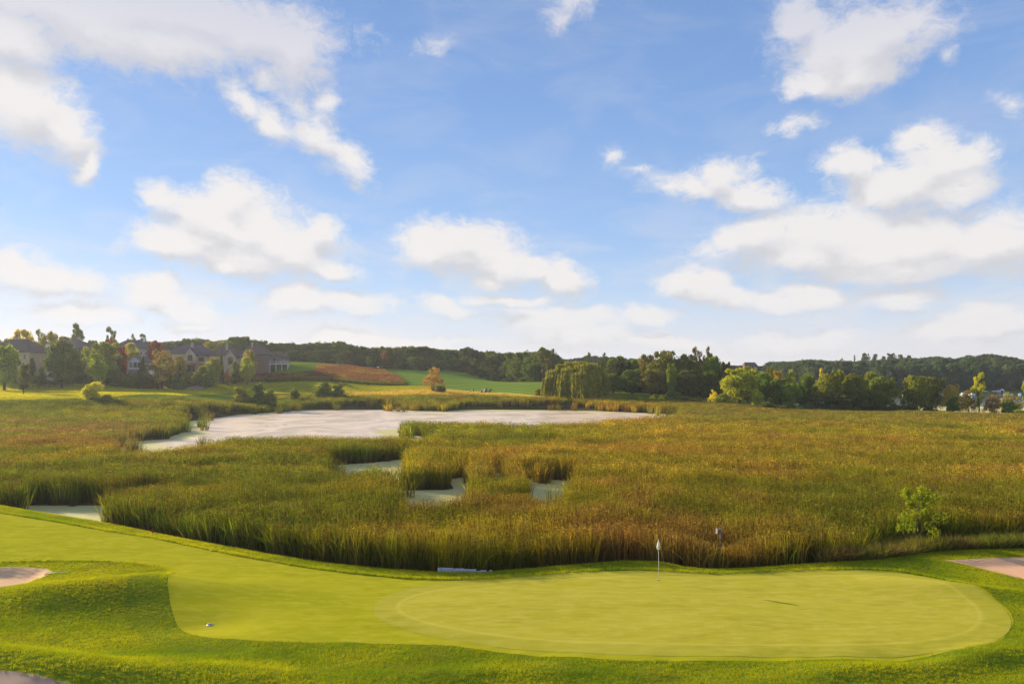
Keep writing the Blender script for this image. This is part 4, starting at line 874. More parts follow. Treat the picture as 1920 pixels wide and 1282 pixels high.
# --- the row along the lake
for (kind, px, top, D, w, col, lab) in [
  ('fan', 1338, 727, 226, 24, (0.26, 0.24, 0.04), 'small pale yellow tree at the left end of the lakeside row'),
  ('shrub', 1350, 734, 224, 26, (0.13, 0.16, 0.03), 'yellow green bush at the left end of the lakeside row'),
  ('round', 1386, 688, 222, 70, (0.155, 0.175, 0.03), 'big yellow green lit tree at the left end of the lakeside row'),
  ('round', 1402, 684, 236, 60, (0.12, 0.14, 0.025), 'tree whose golden top shows behind the big yellow green tree'),
  ('round', 1432, 696, 226, 44, MG, 'green tree right of the big yellow green tree'),
  ('shrub', 1420, 724, 217, 26, (0.16, 0.19, 0.03), 'light green bush before the lakeside trees, left one'),
  ('oval', 1447, 684, 240, 30, OL, 'tree with a dark olive top, third of the lakeside row'),
  ('oval', 1460, 690, 236, 24, (0.19, 0.145, 0.03), 'tree with an orange yellow top in the lakeside row'),
  ('wood', 1462, 706, 220, 42, (0.055, 0.085, 0.022), 'dark green tree beneath the orange yellow top'),
  ('oval', 1485, 689, 236, 22, (0.18, 0.20, 0.03), 'tree with a narrow yellow green top in the lakeside row'),
  ('round', 1483, 717, 216, 42, (0.085, 0.125, 0.025), 'rounded mid green tree low in the lakeside row'),
  ('wood', 1512, 700, 224, 40, (0.06, 0.09, 0.022), 'dark bushy tree left of the leaning pair'),
  ('sparse', 1540, 692, 216, 26, (0.21, 0.20, 0.03), 'thin tree with a bright yellow upper left side'),
  ('oval', 1572, 689, 222, 34, (0.12, 0.13, 0.026), 'tall tree with a ragged olive top in the lakeside row'),
  ('round', 1552, 698, 214, 54, (0.095, 0.108, 0.03), 'rounded olive green tree with a leaning dark trunk'),
  ('round', 1600, 697, 213, 52, (0.085, 0.098, 0.03), 'olive tree between the leaning tree and the wide grey green tree'),
  ('round', 1632, 694, 220, 44, (0.10, 0.12, 0.025), 'tree with a yellowish top at the middle of the lakeside row'),
  ('round', 1654, 702, 212, 60, (0.078, 0.10, 0.03), 'wide grey green tree at the right end of the close row'),
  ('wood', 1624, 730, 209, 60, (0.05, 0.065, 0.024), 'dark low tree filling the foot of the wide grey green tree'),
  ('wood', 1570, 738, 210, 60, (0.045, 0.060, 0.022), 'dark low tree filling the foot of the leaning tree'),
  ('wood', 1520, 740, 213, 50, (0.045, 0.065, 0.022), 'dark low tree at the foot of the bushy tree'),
  ('round', 1716, 700, 214, 54, (0.10, 0.115, 0.028), 'spreading tree with a yellowish top before the bright lake'),
  ('round', 1746, 704, 216, 46, (0.075, 0.085, 0.028), 'dark right neighbour of the spreading tree before the lake'),
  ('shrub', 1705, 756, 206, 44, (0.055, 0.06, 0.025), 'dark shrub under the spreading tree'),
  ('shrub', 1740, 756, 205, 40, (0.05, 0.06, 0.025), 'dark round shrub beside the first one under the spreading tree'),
  ('fan', 1787, 719, 212, 50, (0.17, 0.14, 0.04), 'thin yellow brown tree before the lake'),
  ('oval', 1786, 742, 204, 25, (0.045, 0.085, 0.022), 'small dense dark green tree by the thin yellow brown tree'),
  ('fan', 1815, 730, 214, 34, (0.10, 0.085, 0.035), 'nearly bare dull tree through which the lake shines'),
  ('sparse', 1836, 698, 206, 36, (0.18, 0.19, 0.025), 'tall slender bright yellow green tree before the lake'),
  ('fan', 1865, 738, 208, 44, (0.14, 0.10, 0.04), 'brownish half bare tree right of the bright slender tree'),
  ('fan', 1895, 730, 210, 40, (0.14, 0.13, 0.035), 'olive tree near the right edge, thin leaved'),
  ('oval', 1893, 750, 201, 30, (0.06, 0.10, 0.026), 'small green tree near the right edge of the row'),
  ('shrub', 1918, 766, 196, 40, (0.12, 0.14, 0.03), 'yellow green bush at the right frame edge'),
  ('sparse', 1924, 708, 212, 24, (0.15, 0.19, 0.05), 'tree cut by the right frame edge'),
  ('shrub', 1770, 768, 203, 34, (0.09, 0.14, 0.03), 'low green scrub under the thin yellow brown tree'),
  ('shrub', 1822, 774, 201, 34, (0.08, 0.10, 0.03), 'low dull scrub under the bright slender tree'),
  ('shrub', 1860, 776, 199, 30, (0.10, 0.09, 0.035), 'brownish scrub under the half bare tree')]:
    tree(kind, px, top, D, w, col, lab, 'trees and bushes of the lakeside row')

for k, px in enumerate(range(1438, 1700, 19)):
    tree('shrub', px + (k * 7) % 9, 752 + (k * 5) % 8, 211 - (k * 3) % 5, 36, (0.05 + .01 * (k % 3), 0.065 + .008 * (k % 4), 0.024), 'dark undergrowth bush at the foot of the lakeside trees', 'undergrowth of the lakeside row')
# --- garden trees among the houses on the left
for (kind, px, top, D, w, col, lab) in [
  ('wood', 8, 644, 232, 60, LG, 'big round green tree at the left frame edge before the first house'),
  ('turning', 115, 634, 236, 60, (0.06, 0.085, 0.028), 'round green tree with an orange red top before the brown house'),
  ('wood', 192, 637, 256, 72, (0.10, 0.125, 0.03), 'wide green tree with a yellowish left top right of the brown house'),
  ('oval', 183, 659, 240, 42, (0.12, 0.155, 0.04), 'smaller light green tree standing in front of the wide green tree'),
  ('oval', 229, 645, 262, 22, RD, 'narrow crimson tree between two houses'),
  ('round', 246, 640, 275, 34, (0.17, 0.17, 0.04), 'yellow green round tree behind the white gabled house'),
  ('round', 205, 633, 300, 26, (0.15, 0.045, 0.03), 'red topped tree peeking over the wide green tree'),
  ('conifer', 268, 668, 243, 44, (0.035, 0.055, 0.028), 'dark spruce with drooping branches before the white gabled house'),
  ('fan', 302, 654, 246, 70, (0.105, 0.085, 0.042), 'wide russet brown tree with fine branches among the gardens'),
  ('oval', 337, 664, 262, 24, (0.12, 0.12, 0.03), 'slim olive tree at the left of the house with the red deck'),
  ('shrub', 222, 688, 245, 34, (0.06, 0.075, 0.028), 'dark garden shrub below the crimson tree'),
  ('shrub', 248, 693, 243, 30, (0.05, 0.075, 0.026), 'dark garden shrub left of the spruce'),
  ('round', 291, 636, 300, 30, (0.13, 0.035, 0.03), 'dark red tree behind the russet brown tree'),
  ('round', 278, 637, 306, 24, (0.11, 0.12, 0.035), 'green tree touching the dark red tree'),
  ('round', 345, 645, 320, 16, (0.19, 0.06, 0.035), 'small orange red tree behind the roofs'),
  ('round', 363, 649, 318, 28, YG, 'yellow green tree just right of the small orange red tree'),
  ('round', 394, 637, 325, 30, (0.12, 0.115, 0.035), 'olive tree behind the roof of the house with the arched gable'),
  ('round', 418, 639, 325, 34, (0.12, 0.12, 0.035), 'olive yellow tree behind the chimney'),
  ('conifer', 415, 650, 268, 19, (0.035, 0.050, 0.03), 'narrow dark spruce in front of the house with the arched gable'),
  ('round', 398, 669, 266, 34, (0.13, 0.14, 0.035), 'round tree with a yellow top left of the narrow spruce'),
  ('shrub', 375, 684, 262, 34, (0.085, 0.10, 0.035), 'grey green garden bush below the red deck'),
  ('shrub', 351, 694, 258, 24, (0.10, 0.11, 0.04), 'pale little bush at the left below the red deck'),
  ('shrub', 393, 690, 260, 34, (0.075, 0.10, 0.03), 'green bush below the yellow topped round tree'),
  ('fan', 427, 688, 266, 14, (0.16, 0.08, 0.04), 'small brown red bush right of the narrow spruce'),
  ('shrub', 440, 674, 272, 20, (0.07, 0.09, 0.035), 'dark bush under the arched window'),
  ('round', 463, 667, 270, 32, (0.15, 0.175, 0.04), 'round yellow green tree before the brown sided house'),
  ('round', 467, 652, 278, 30, (0.15, 0.13, 0.04), 'yellowish tree rising behind the round yellow green one'),
  ('oval', 57, 668, 250, 18, (0.05, 0.065, 0.028), 'dark slim tree beside the tan wall'),
  ('oval', 44, 679, 222, 24, (0.055, 0.065, 0.03), 'thin dark garden tree at the corner of the lawn'),
  ('shrub', 78, 684, 245, 14, (0.06, 0.085, 0.03), 'small dark garden bush beside the play set'),
  ('oval', 43, 613, 290, 52, (0.24, 0.22, 0.035), 'golden yellow tree rising above the leftmost roofs'),
  ('sparse', 75, 617, 300, 30, (0.10, 0.11, 0.035), 'open topped tree right of the golden yellow tree'),
  ('round', 96, 618, 300, 34, (0.16, 0.155, 0.035), 'yellow olive tree above the brown roof'),
  ('sparse', 143, 608, 305, 44, (0.07, 0.085, 0.035), 'tall open crowned tree, highest above the roofs'),
  ('sparse', 208, 612, 310, 32, (0.06, 0.08, 0.035), 'dense tall tree above the roofs, second highest'),
  ('sparse', 245, 626, 325, 30, (0.08, 0.09, 0.04), 'flat topped tree behind the far roofs'),
  ('sparse', 268, 627, 328, 30, (0.08, 0.09, 0.04), 'second flat topped tree behind the far roofs'),
  ('round', 120, 628, 320, 40, (0.12, 0.12, 0.04), 'dull yellow green tree behind the brown house'),
  ('round', 12, 632, 310, 34, (0.09, 0.11, 0.04), 'tree behind the leftmost roof'),
  ('round', 170, 636, 320, 34, (0.08, 0.10, 0.04), 'dull green tree between the two tall open trees')]:
    tree(kind, px, top, D, w, col, lab, 'garden trees and bushes around the houses')

for k, (px, py, w, c_) in enumerate([(100, 697, 26, DK), (128, 699, 24, OL), (150, 694, 26, DK), (168, 699, 20, MG), (205, 697, 30, DK), (236, 699, 26, OL), (262, 697, 30, DK), (285, 696, 30, (.09, .09, .035)), (318, 697, 26, OL), (334, 694, 24, DK), (20, 700, 40, DK), (62, 698, 22, MG)]):
    tree('shrub', px, py, 246 + (k % 3) * 2, w, c_, 'low garden hedge bush below the house trees', 'hedge bushes below the house trees')
# --- the dark wood behind the fairways: trees one can tell apart along its edge and skyline
TOPS = np.array([(-60,640),(0,640),(120,642),(200,644),(260,641),(310,640),(340,638),(370,633),(400,640),(430,634),(458,629),(480,636),(510,642),(560,642),(600,640),(640,639),(662,646),(682,650),(720,651),(790,649),(820,652),(857,657),(876,651),(890,656),(920,659),(960,661),(985,660),(1000,657),(1022,652),(1040,664),(1052,676),(1075,680)], float)
def wood_D(px): return float(np.interp(px, [-60, 300, 500, 600, 700, 870, 930, 1000, 1070], [400, 400, 395, 395, 398, 404, 385, 350, 345]))
px = 300.0
while px < 1064:
    k = random.random(); ty = float(np.interp(px, TOPS[:, 0], TOPS[:, 1])); w = random.uniform(22, 44)
    base = WD if k < .45 else (0.058, 0.085, 0.026) if k < .75 else (0.075, 0.08, 0.03) if k < .92 else (0.085, 0.12, 0.03)
    lab = '%s tree in the dark wood behind the fairways' % ('dark green' if k < .45 else 'mid green' if k < .75 else 'olive brown' if k < .92 else 'lighter green')
    tree('wood' if k < .6 else 'round', px, ty + random.uniform(-3.5, 4), wood_D(px) + 12 + random.uniform(0, 8), w, base, lab, 'trees of the dark wood behind the fairways')
    if px > 520:
        tree('wood', px + random.uniform(-5, 5), ty + random.uniform(14, 24), wood_D(px) + random.uniform(-3, 4), w * .9, tuple(c_ * random.uniform(.85, 1.2) for c_ in base), lab, 'trees of the dark wood behind the fairways')
        tree('shrub', px + random.uniform(-6, 6), ty + random.uniform(32, 40) + (14 if px > 940 else 0), wood_D(px) - 6 + random.uniform(-2, 2), w * .7, tuple(c_ * random.uniform(.8, 1.1) for c_ in base), 'low undergrowth bush at the foot of the dark wood', 'undergrowth of the dark wood')
    px += random.uniform(11, 17)
tree('oval', 722, 655, 394, 20, (0.10, 0.062, 0.035), 'rust brown tree in the front of the dark wood', None)
tree('oval', 690, 668, 388, 12, (0.09, 0.14, 0.04), 'slim bright green tree in the front of the dark wood', None)
tree('sparse', 1018, 652, 340, 36, (0.075, 0.08, 0.03), 'feathery topped tree at the right end of the dark wood', None)
tree('sparse', 1036, 653, 338, 20, (0.075, 0.075, 0.03), 'thin tree at the very right end of the dark wood', None)
tree('sparse', 915, 656, 396, 16, (0.075, 0.085, 0.035), 'small open topped tree rising over the dark wood', None)

# far woods that read as one mass
def wood_mass(name, px0, px1, d0, d1, sp, top_pts, hmin, hmax, label, col, seed, thin=1.0):
    T = np.array(top_pts, float); X, Y = field_pts(PX(px0, d1) - 5, PX(px1, d1) + 5, d0, d1, sp); px = 960 + F * X / Y; k = (px > px0) & (px < px1) & (rng.random(len(X)) < thin); X, Y, px = X[k], Y[k], px[k]; Z = height(X, Y) - .3
    lim = CZ + (YH - np.interp(px, T[:, 0], T[:, 1])) / F * Y - Z; h = np.minimum(hmin + (hmax - hmin) * rng.random(len(X)), lim * (0.93 + .1 * rng.random(len(X)))); k = h > 3.5; X, Y, Z, h = X[k], Y[k], Z[k], h[k]
    c = np.array(col)[None] * (0.75 + .6 * rng.random((len(X), 1))) * (1 + np.array([[.35, .05, 0]]) * (rng.random((len(X), 1)) - .4))
    scatter(name, np.stack([X, Y, Z], -1), rng.random(len(X)) * 6.28, sp * 1.5 / 10 * (0.8 + .5 * rng.random(len(X))), c, [m_[0] for m_ in WMASS], label, sclz=h / 10.3); print(name, len(X))
m_wm, t, o = new_mat('far_wood_leaves'); rn = attr(t, 'rnd').outputs['Fac']; ti = attr(t, 'tint', True).outputs['Color']
c = mixc(t, rn, mixc(t, 1.0, ti, (.6, .66, .7), 'MULTIPLY'), mixc(t, 1.0, ti, (1.45, 1.35, 1.1), 'MULTIPLY')); leafy(t, o, c, .28, (1.25, 1.15, .5))
WMASS = []
for k in range(4):
    me = PROTO['wood'][k][0].copy(); me.materials.clear(); me.materials.append(m_wm); WMASS.append((me,))
FT = [(1380,690),(1440,690),(1448,677),(1480,677),(1520,673),(1560,676),(1600,676),(1640,674),(1700,670),(1730,670),(1760,667),(1790,672),(1820,665),(1850,662),(1880,666),(1920,674),(2300,670)]
wood_mass('wooded_hillside', 1438, 2200, 452, 560, 7.5, FT, 11, 19, 'bluish wooded hillside across the lake', (0.085, 0.13, 0.055), 1)
wood_mass('distant_wood', -120, 1070, 412, 470, 8.0, TOPS, 9, 18, 'dense wood carrying on behind the edge trees', (0.095, 0.125, 0.045), 2)
wood_mass('distant_wood', 900, 1460, 620, 700, 10, [(900,664),(940,661),(952,660),(965,665),(985,664),(1040,674),(1090,670),(1110,666),(1140,668),(1300,680),(1380,685),(1400,684),(1440,687),(1460,690)], 9, 22, 'hazy far ridge of trees on the horizon', (0.05, 0.07, 0.03), 3)
wood_mass('distant_wood', 1140, 1400, 275, 345, 7.0, [(1140,672),(1200,672),(1250,664),(1340,668),(1365,684),(1400,696)], 8, 16, 'shaded trees inside the dark stand', (0.07, 0.09, 0.034), 4)
# taller clumps on the hillside skyline
for (px, top, w) in [(1602,665,8),(1622,659,22),(1640,661,16),(1657,665,14),(1672,659,26),(1690,662,18),(1704,663,16),(1760,665,20),(1822,665,26),(1858,661,22),(1870,663,18),(1898,668,12),(1470,675,22),(1578,670,12)]:
    tree('oval' if w > 12 else 'sparse', px, top + 1, 545, w * .8, (0.05, 0.07, 0.03), 'taller tree on the skyline of the wooded hillside across the lake', 'skyline trees across the lake')
print('trees', TREES)
# ------------------------------------------------------------------ solid-object helpers
class MB:
    def __init__(s): s.bm = bmesh.new()
    def box(s, x0, x1, y0, y1, z0, z1, M=None, bev=0.0):
        vs = [s.bm.verts.new(Vector(p) if M is None else M @ Vector(p)) for p in [(x0,y0,z0),(x1,y0,z0),(x1,y1,z0),(x0,y1,z0),(x0,y0,z1),(x1,y0,z1),(x1,y1,z1),(x0,y1,z1)]]
        fs = [s.bm.faces.new([vs[i] for i in f]) for f in [(0,3,2,1),(4,5,6,7),(0,1,5,4),(1,2,6,5),(2,3,7,6),(3,0,4,7)]]
        if bev:
            es = list({e for f in fs for e in f.edges}); bmesh.ops.bevel(s.bm, geom=es, offset=bev, segments=2, affect='EDGES')
        return s
    def poly(s, pts, faces):
        vs = [s.bm.verts.new(p) for p in pts]
        for f in faces: s.bm.faces.new([vs[i] for i in f])
        return s
    def prism(s, pts, a, b, axis=1):                     # outline in the two other axes, extruded along axis
        def q(p, t_):
            l = list(p); l.insert(axis, t_); return l
        n = len(pts); v0 = [s.bm.verts.new(q(p, a)) for p in pts]; v1 = [s.bm.verts.new(q(p, b)) for p in pts]
        s.bm.faces.new(v0); s.bm.faces.new(v1[::-1])
        for i in range(n): s.bm.faces.new([v0[i], v1[i], v1[(i + 1) % n], v0[(i + 1) % n]])
        return s
    def cyl(s, p0, p1, r0, r1=None, n=10):
        p0, p1 = Vector(p0), Vector(p1); r1 = r0 if r1 is None else r1; d = (p1 - p0).normalized(); u = d.orthogonal().normalized(); w = d.cross(u)
        a = [s.bm.verts.new(p0 + (u * math.cos(6.2832 * k / n) + w * math.sin(6.2832 * k / n)) * r0) for k in range(n)]
        b = [s.bm.verts.new(p1 + (u * math.cos(6.2832 * k / n) + w * math.sin(6.2832 * k / n)) * r1) for k in range(n)]
        s.bm.faces.new(a[::-1]); s.bm.faces.new(b)
        for k in range(n): s.bm.faces.new([a[k], a[(k + 1) % n], b[(k + 1) % n], b[k]])
        return s
    def build(s, name, mat, parent=None, smooth_=False):
        bmesh.ops.recalc_face_normals(s.bm, faces=s.bm.faces); me = bpy.data.meshes.new(name); s.bm.to_mesh(me); s.bm.free()
        me.materials.append(mat)
        if smooth_:
            for p in me.polygons: p.use_smooth = True
        return link(bpy.data.objects.new(name, me), parent)
def empty(name, loc, rz=0.0):
    e = bpy.data.objects.new(name, None); e.location = loc; e.rotation_euler = (0, 0, rz); e.empty_display_size = .5; return link(e)
M = {k: plain(k, *v) for k, v in {
 'white_paint': ((0.78, 0.78, 0.76), .5, .4, .04), 'beige_siding': ((0.55, 0.41, 0.25), .8, .2, .06), 'tan_stucco': ((0.52, 0.32, 0.15), .85, .15, .08), 'brown_siding': ((0.24, 0.17, 0.12), .8, .2, .1),
 'roof_shingle': ((0.15, 0.11, 0.09), .9, .1, .25, 1.5), 'roof_grey': ((0.13, 0.11, 0.105), .9, .1, .25, 1.5), 'dark_void': ((0.03, 0.028, 0.025), .9, .1), 'deck_red': ((0.28, 0.13, 0.09), .8, .2), 'deck_grey': ((0.35, 0.33, 0.30), .8, .2), 'brick_red': ((0.35, 0.14, 0.09), .85, .1),
 'stone': ((0.42, 0.36, 0.27), .9, .1, .2), 'black_metal': ((0.02, 0.02, 0.02), .4, .5), 'red_paint': ((0.45, 0.05, 0.02), .5, .3), 'wood_grey': ((0.25, 0.21, 0.19), .9, .1, .2), 'play_wood': ((0.22, 0.10, 0.06), .8, .2), 'canvas': ((0.42, 0.34, 0.26), .8, .1),
 'limestone': ((0.62, 0.62, 0.62), .85, .15, .16, 6.0), 'cup_white': ((0.60, 0.60, 0.57), .5, .4, .03), 'dark_hole': ((0.02, 0.03, 0.01), .9, .05), 'flag_white': ((0.78, 0.78, 0.74), .7, .1, .05), 'flag_green': ((0.03, 0.10, 0.06), .7, .1), 'tyre': ((0.02, 0.02, 0.02), .8, .2), 'cart_body': ((0.06, 0.06, 0.07), .35, .5), 'cart_beige': ((0.45, 0.42, 0.35), .4, .5), 'seat_vinyl': ((0.50, 0.47, 0.40), .6, .3), 'trousers': ((0.05, 0.05, 0.07), .9, .1), 'shirt_white': ((0.7, 0.7, 0.7), .9, .1), 'shirt_dark': ((0.06, 0.08, 0.10), .9, .1), 'skin': ((0.45, 0.28, 0.20), .6, .3), 'hair': ((0.05, 0.03, 0.02), .8, .2)}.items()}
m_glass, t, o = new_mat('window_glass'); b = bsdf(t, o, (0.03, 0.035, 0.04), 0.08, 0.8)

# ------------------------------------------------------------------ on and beside the green
def flagstick():
    x, y = ground_at(1235, 1089); z = hz(x, y) + .016; r = empty('flagstick', (x, y, z))
    tag(r, 'white flagstick with a limp white flag standing in the hole of the green', 'flagstick')
    MB().cyl((0, 0, 0), (0, 0, 2.22), .013, .009, 10).build('pole', M['white_paint'], r, True)
    MB().cyl((0, 0, -.002), (0, 0, .004), .054, .054, 20).build('cup', M['dark_hole'], r)
    MB().cyl((0, 0, .0), (0, 0, .03), .02, .014, 10).build('ferrule', M['black_metal'], r, True)
    # limp cloth: folded sheet hanging from the top of the pole
    V, Q, n, k = [], [], 15, 12
    for j in range(k):
        f = j / (k - 1); zz = 2.18 - .52 * f
        wv = [0.02, .05, .10, .125, .12, .13, .145, .14, .125, .12, .10, .06][j]
        for i in range(n):
            g = i / (n - 1); ang = g * 2.6 * math.pi + .6 * f; q = wv * (.35 + .65 * g)
            V.append((-.02 + q * math.cos(ang) * .8 + .02 * math.sin(7 * f), q * math.sin(ang) * .6, zz - .05 * g + .02 * math.sin(5 * g + 3 * f)))
    for j in range(k - 1):
        for i in range(n - 1): a = j * n + i; Q.append((a, a + 1, a + n + 1, a + n))
    me = mesh_np('flag', np.array(V), np.array(Q), M['flag_white'], True, 4); me.materials.append(M['flag_green'])
    for p in me.polygons:                                 # dark border of the cloth and a small mark in its middle
        j, i = p.index // (n - 1), p.index % (n - 1)
        if j >= k - 2 or i == n - 2 or (j in (4, 5) and i in (3, 4, 9)): p.material_index = 1
    f = link(bpy.data.objects.new('flag', me), r); sm = f.modifiers.new('thickness', 'SOLIDIFY'); sm.thickness = .004
flagstick()
def drain():
    x, y = ground_at(394, 1171); r = empty('drain', (x, y, hz(x, y) + .012)); tag(r, 'white round drain cover set in a shallow dip of the mown turf', 'drain cover')
    m = MB(); n = 24
    for rr0, rr1, z0, z1 in ((.16, .135, .0, .022),):
        a = [m.bm.verts.new((rr0 * math.cos(6.2832 * k / n), rr0 * math.sin(6.2832 * k / n), z0)) for k in range(n)]; b = [m.bm.verts.new((rr1 * math.cos(6.2832 * k / n), rr1 * math.sin(6.2832 * k / n), z1)) for k in range(n)]
        m.bm.faces.new(b)
        for k in range(n): m.bm.faces.new([a[k], a[(k + 1) % n], b[(k + 1) % n], b[k]])
    m.build('lid', M['cup_white'], r, True)
    g = MB()
    for k in range(-3, 4): g.box(-.09, .09, k * .03 - .005, k * .03 + .005, .0225, .026)
    g.build('slots', M['dark_hole'], r)
    m = MB(); a = [(0.30 * math.cos(t_), .24 * math.sin(t_)) for t_ in np.linspace(.3, 2.9, 16)]; b = [(.17 * math.cos(t_), .17 * math.sin(t_)) for t_ in np.linspace(.3, 2.9, 16)]
    pts = [(p[0], p[1], .012) for p in a] + [(p[0], p[1], .008) for p in b]; m.poly(pts, [(i, i + 1, 16 + i + 1, 16 + i) for i in range(15)]); m.build('rim_gap', M['dark_hole'], r)
drain()
def edging():                                             # low row of pale upright stones at the water's edge
    x0, x1 = PX(820, 39.35), PX(930, 39.35); r = empty('retaining_edge', (x0, 39.35, 0)); tag(r, 'low edging of pale upright stones between the turf and the reeds', 'stone edging')
    rr = random.Random(4); x = 0; L = x1 - x0; y = 0
    ws = [.10, .12] + [rr.uniform(.14, .30) for _ in range(30)]
    for w in ws:
        if x + w > L: break
        f = x / L; top = 1.07 - .22 * f ** 1.5 + rr.uniform(-.015, .02); dy = -.10 * f + rr.uniform(-.02, .02)
        b = MB().box(x + .006, x + w - .006, dy - .05, dy + .05, .15, top, Matrix.Rotation(rr.uniform(-.02, .02), 4, 'Y'), .012); b.build('stone', M['limestone'], r)
        x += w
edging()
def stake(px, py, z, h, label):
    x, y = at_z(px, py, z); zz = hz(x, y); r = empty('hazard_stake', (x, y, zz)); tag(r, label, 'stake', 'red hazard stakes')
    MB().box(-.045, .045, -.045, .045, -.2, h, None, .006).build('post', M['red_paint'], r)
    MB().poly([(-.045, -.045, h), (.045, -.045, h), (.045, .045, h), (-.045, .045, h), (0, 0, h + .05)], [(0, 1, 4), (1, 2, 4), (2, 3, 4), (3, 0, 4)]).build('tip', M['red_paint'], r)
stake(811, 1063, .75, .62, 'red hazard stake beside the pale stone edging'); stake(286, 1001, .95, .30, 'short red hazard stake on the turf edge towards the small pool')
def nest_box():
    y = 43.4; x = PX(1347, y); r = empty('nest_box', (x, y, 0), .25); tag(r, 'weathered wooden nest box on a post among the reeds', 'nest box')
    r.scale = (.8, .8, 1); zt = ZP(992, y); MB().cyl((.20, .05, -.3), (.20, .05, zt + .05), .04, .035, 8).build('post', M['wood_grey'], r, True)
    T = Matrix.Translation((0, 0, zt - .30)) @ Matrix.Rotation(R(9), 4, 'Y')
    MB().box(-.19, .16, -.14, .14, 0, .30, T, .008).build('box', M['wood_grey'], r); MB().box(-.23, .20, -.19, .17, .302, .335, T, .006).build('roof', M['wood_grey'], r)
    MB().cyl(T @ Vector((0, -.146, .17)), T @ Vector((0, -.142, .17)), .04, .04, 14).build('entrance', M['dark_hole'], r)
nest_box()
def rake():
    x, y = ground_at(97, 1076); x2, y2 = ground_at(114, 1075.5); z = hz(x, y) + .07; z2 = hz(x2, y2) + .09; r = empty('bunker_rake', (x, y, z)); tag(r, 'bunker rake with a white handle lying beside the left bunker', 'rake')
    d = Vector((x2 - x, y2 - y, z2 - z)); e = -d.normalized() * .25; MB().cyl(e, d * 1.9, .014, .014, 8).build('handle', M['white_paint'], r, True)
    p = Vector((-d.y, d.x, 0)).normalized(); h = MB().cyl(e - p * .28, e + p * .28, .016, .016, 6)
    for k in range(9): q = e + p * (-.26 + .065 * k); h.cyl(q, q + Vector((0, 0, -.07)), .006, .004, 5)
    h.build('head', M['black_metal'], r)
rake()
# two leafy plants at the marsh edge
m_iris = blade_mat('broad_leaf', .4, (0.03, 0.06, 0.02), .2, .4)
def big_plant(px, py, z, w, h, n, seed, label, colr):
    x, y = at_z(px, py, z); me = blades(n, w, h, .045, .55, .55, 6, .45, m_iris, seed, dead=0, arch=.35); m2 = bpy.data.materials.get('plant_%d' % seed)
    m2, t, o = new_mat('plant_leaf'); inf = t.nodes.new('ShaderNodeSeparateXYZ'); lk(t, attr(t, 'info').outputs['Vector'], inf.inputs[0]); c = mixc(t, inf.outputs[1], colr, tuple(q * 1.8 for q in colr)); leafy(t, o, c, .35, (1.1, 1.2, .6), spec=.06)
    me.materials.clear(); me.materials.append(m2); o_ = bpy.data.objects.new('broad_leaved_plant', me); o_.location = (x, y, hz(x, y) - .05); tag(link(o_), label, 'plant')
for k, (px, wd, hh) in enumerate([(1500, .55, 1.35), (1522, .6, 1.55), (1546, .55, 1.4)]):
    big_plant(px, 1058, .45, wd, hh, 60, 200 + k, ['bushy bright green arching plant, left of three at the shore', 'tallest bright green arching plant, middle of three at the shore', 'bright green arching plant, right of three at the shore'][k], (0.045, 0.12, 0.02))
big_plant(868, 1070, .3, .30, 1.15, 26, 210, 'fountain of thin green leaves rising behind the pale stone edging', (0.08, 0.14, 0.03))

# ------------------------------------------------------------------ houses
def hip(m, x0, x1, y0, y1, ze, zr, ov=.5, gl=None, th=.25):
    x0 -= ov; x1 += ov; y0 -= ov; y1 += ov; hw = (y1 - y0) / 2; ym = (y0 + y1) / 2; i = hw if gl is None else gl; a, b = min(x0 + i, (x0 + x1) / 2), max(x1 - i, (x0 + x1) / 2)
    P = [(x0, y0, ze), (x1, y0, ze), (x1, y1, ze), (x0, y1, ze), (a, ym, zr), (b, ym, zr)]; 
    P += [(p[0], p[1], p[2] - th) for p in P[:4]]
    F_ = [(0, 1, 5, 4), (1, 2, 5), (2, 3, 4, 5), (3, 0, 4), (6, 7, 1, 0), (7, 8, 2, 1), (8, 9, 3, 2), (9, 6, 0, 3), (6, 9, 8, 7)]
    if abs(a - b) < 1e-6: P[5] = P[4]; F_[0] = (0, 1, 4); F_[1] = (1, 2, 4); F_[2] = (2, 3, 4)
    m.poly(P, F_); return m
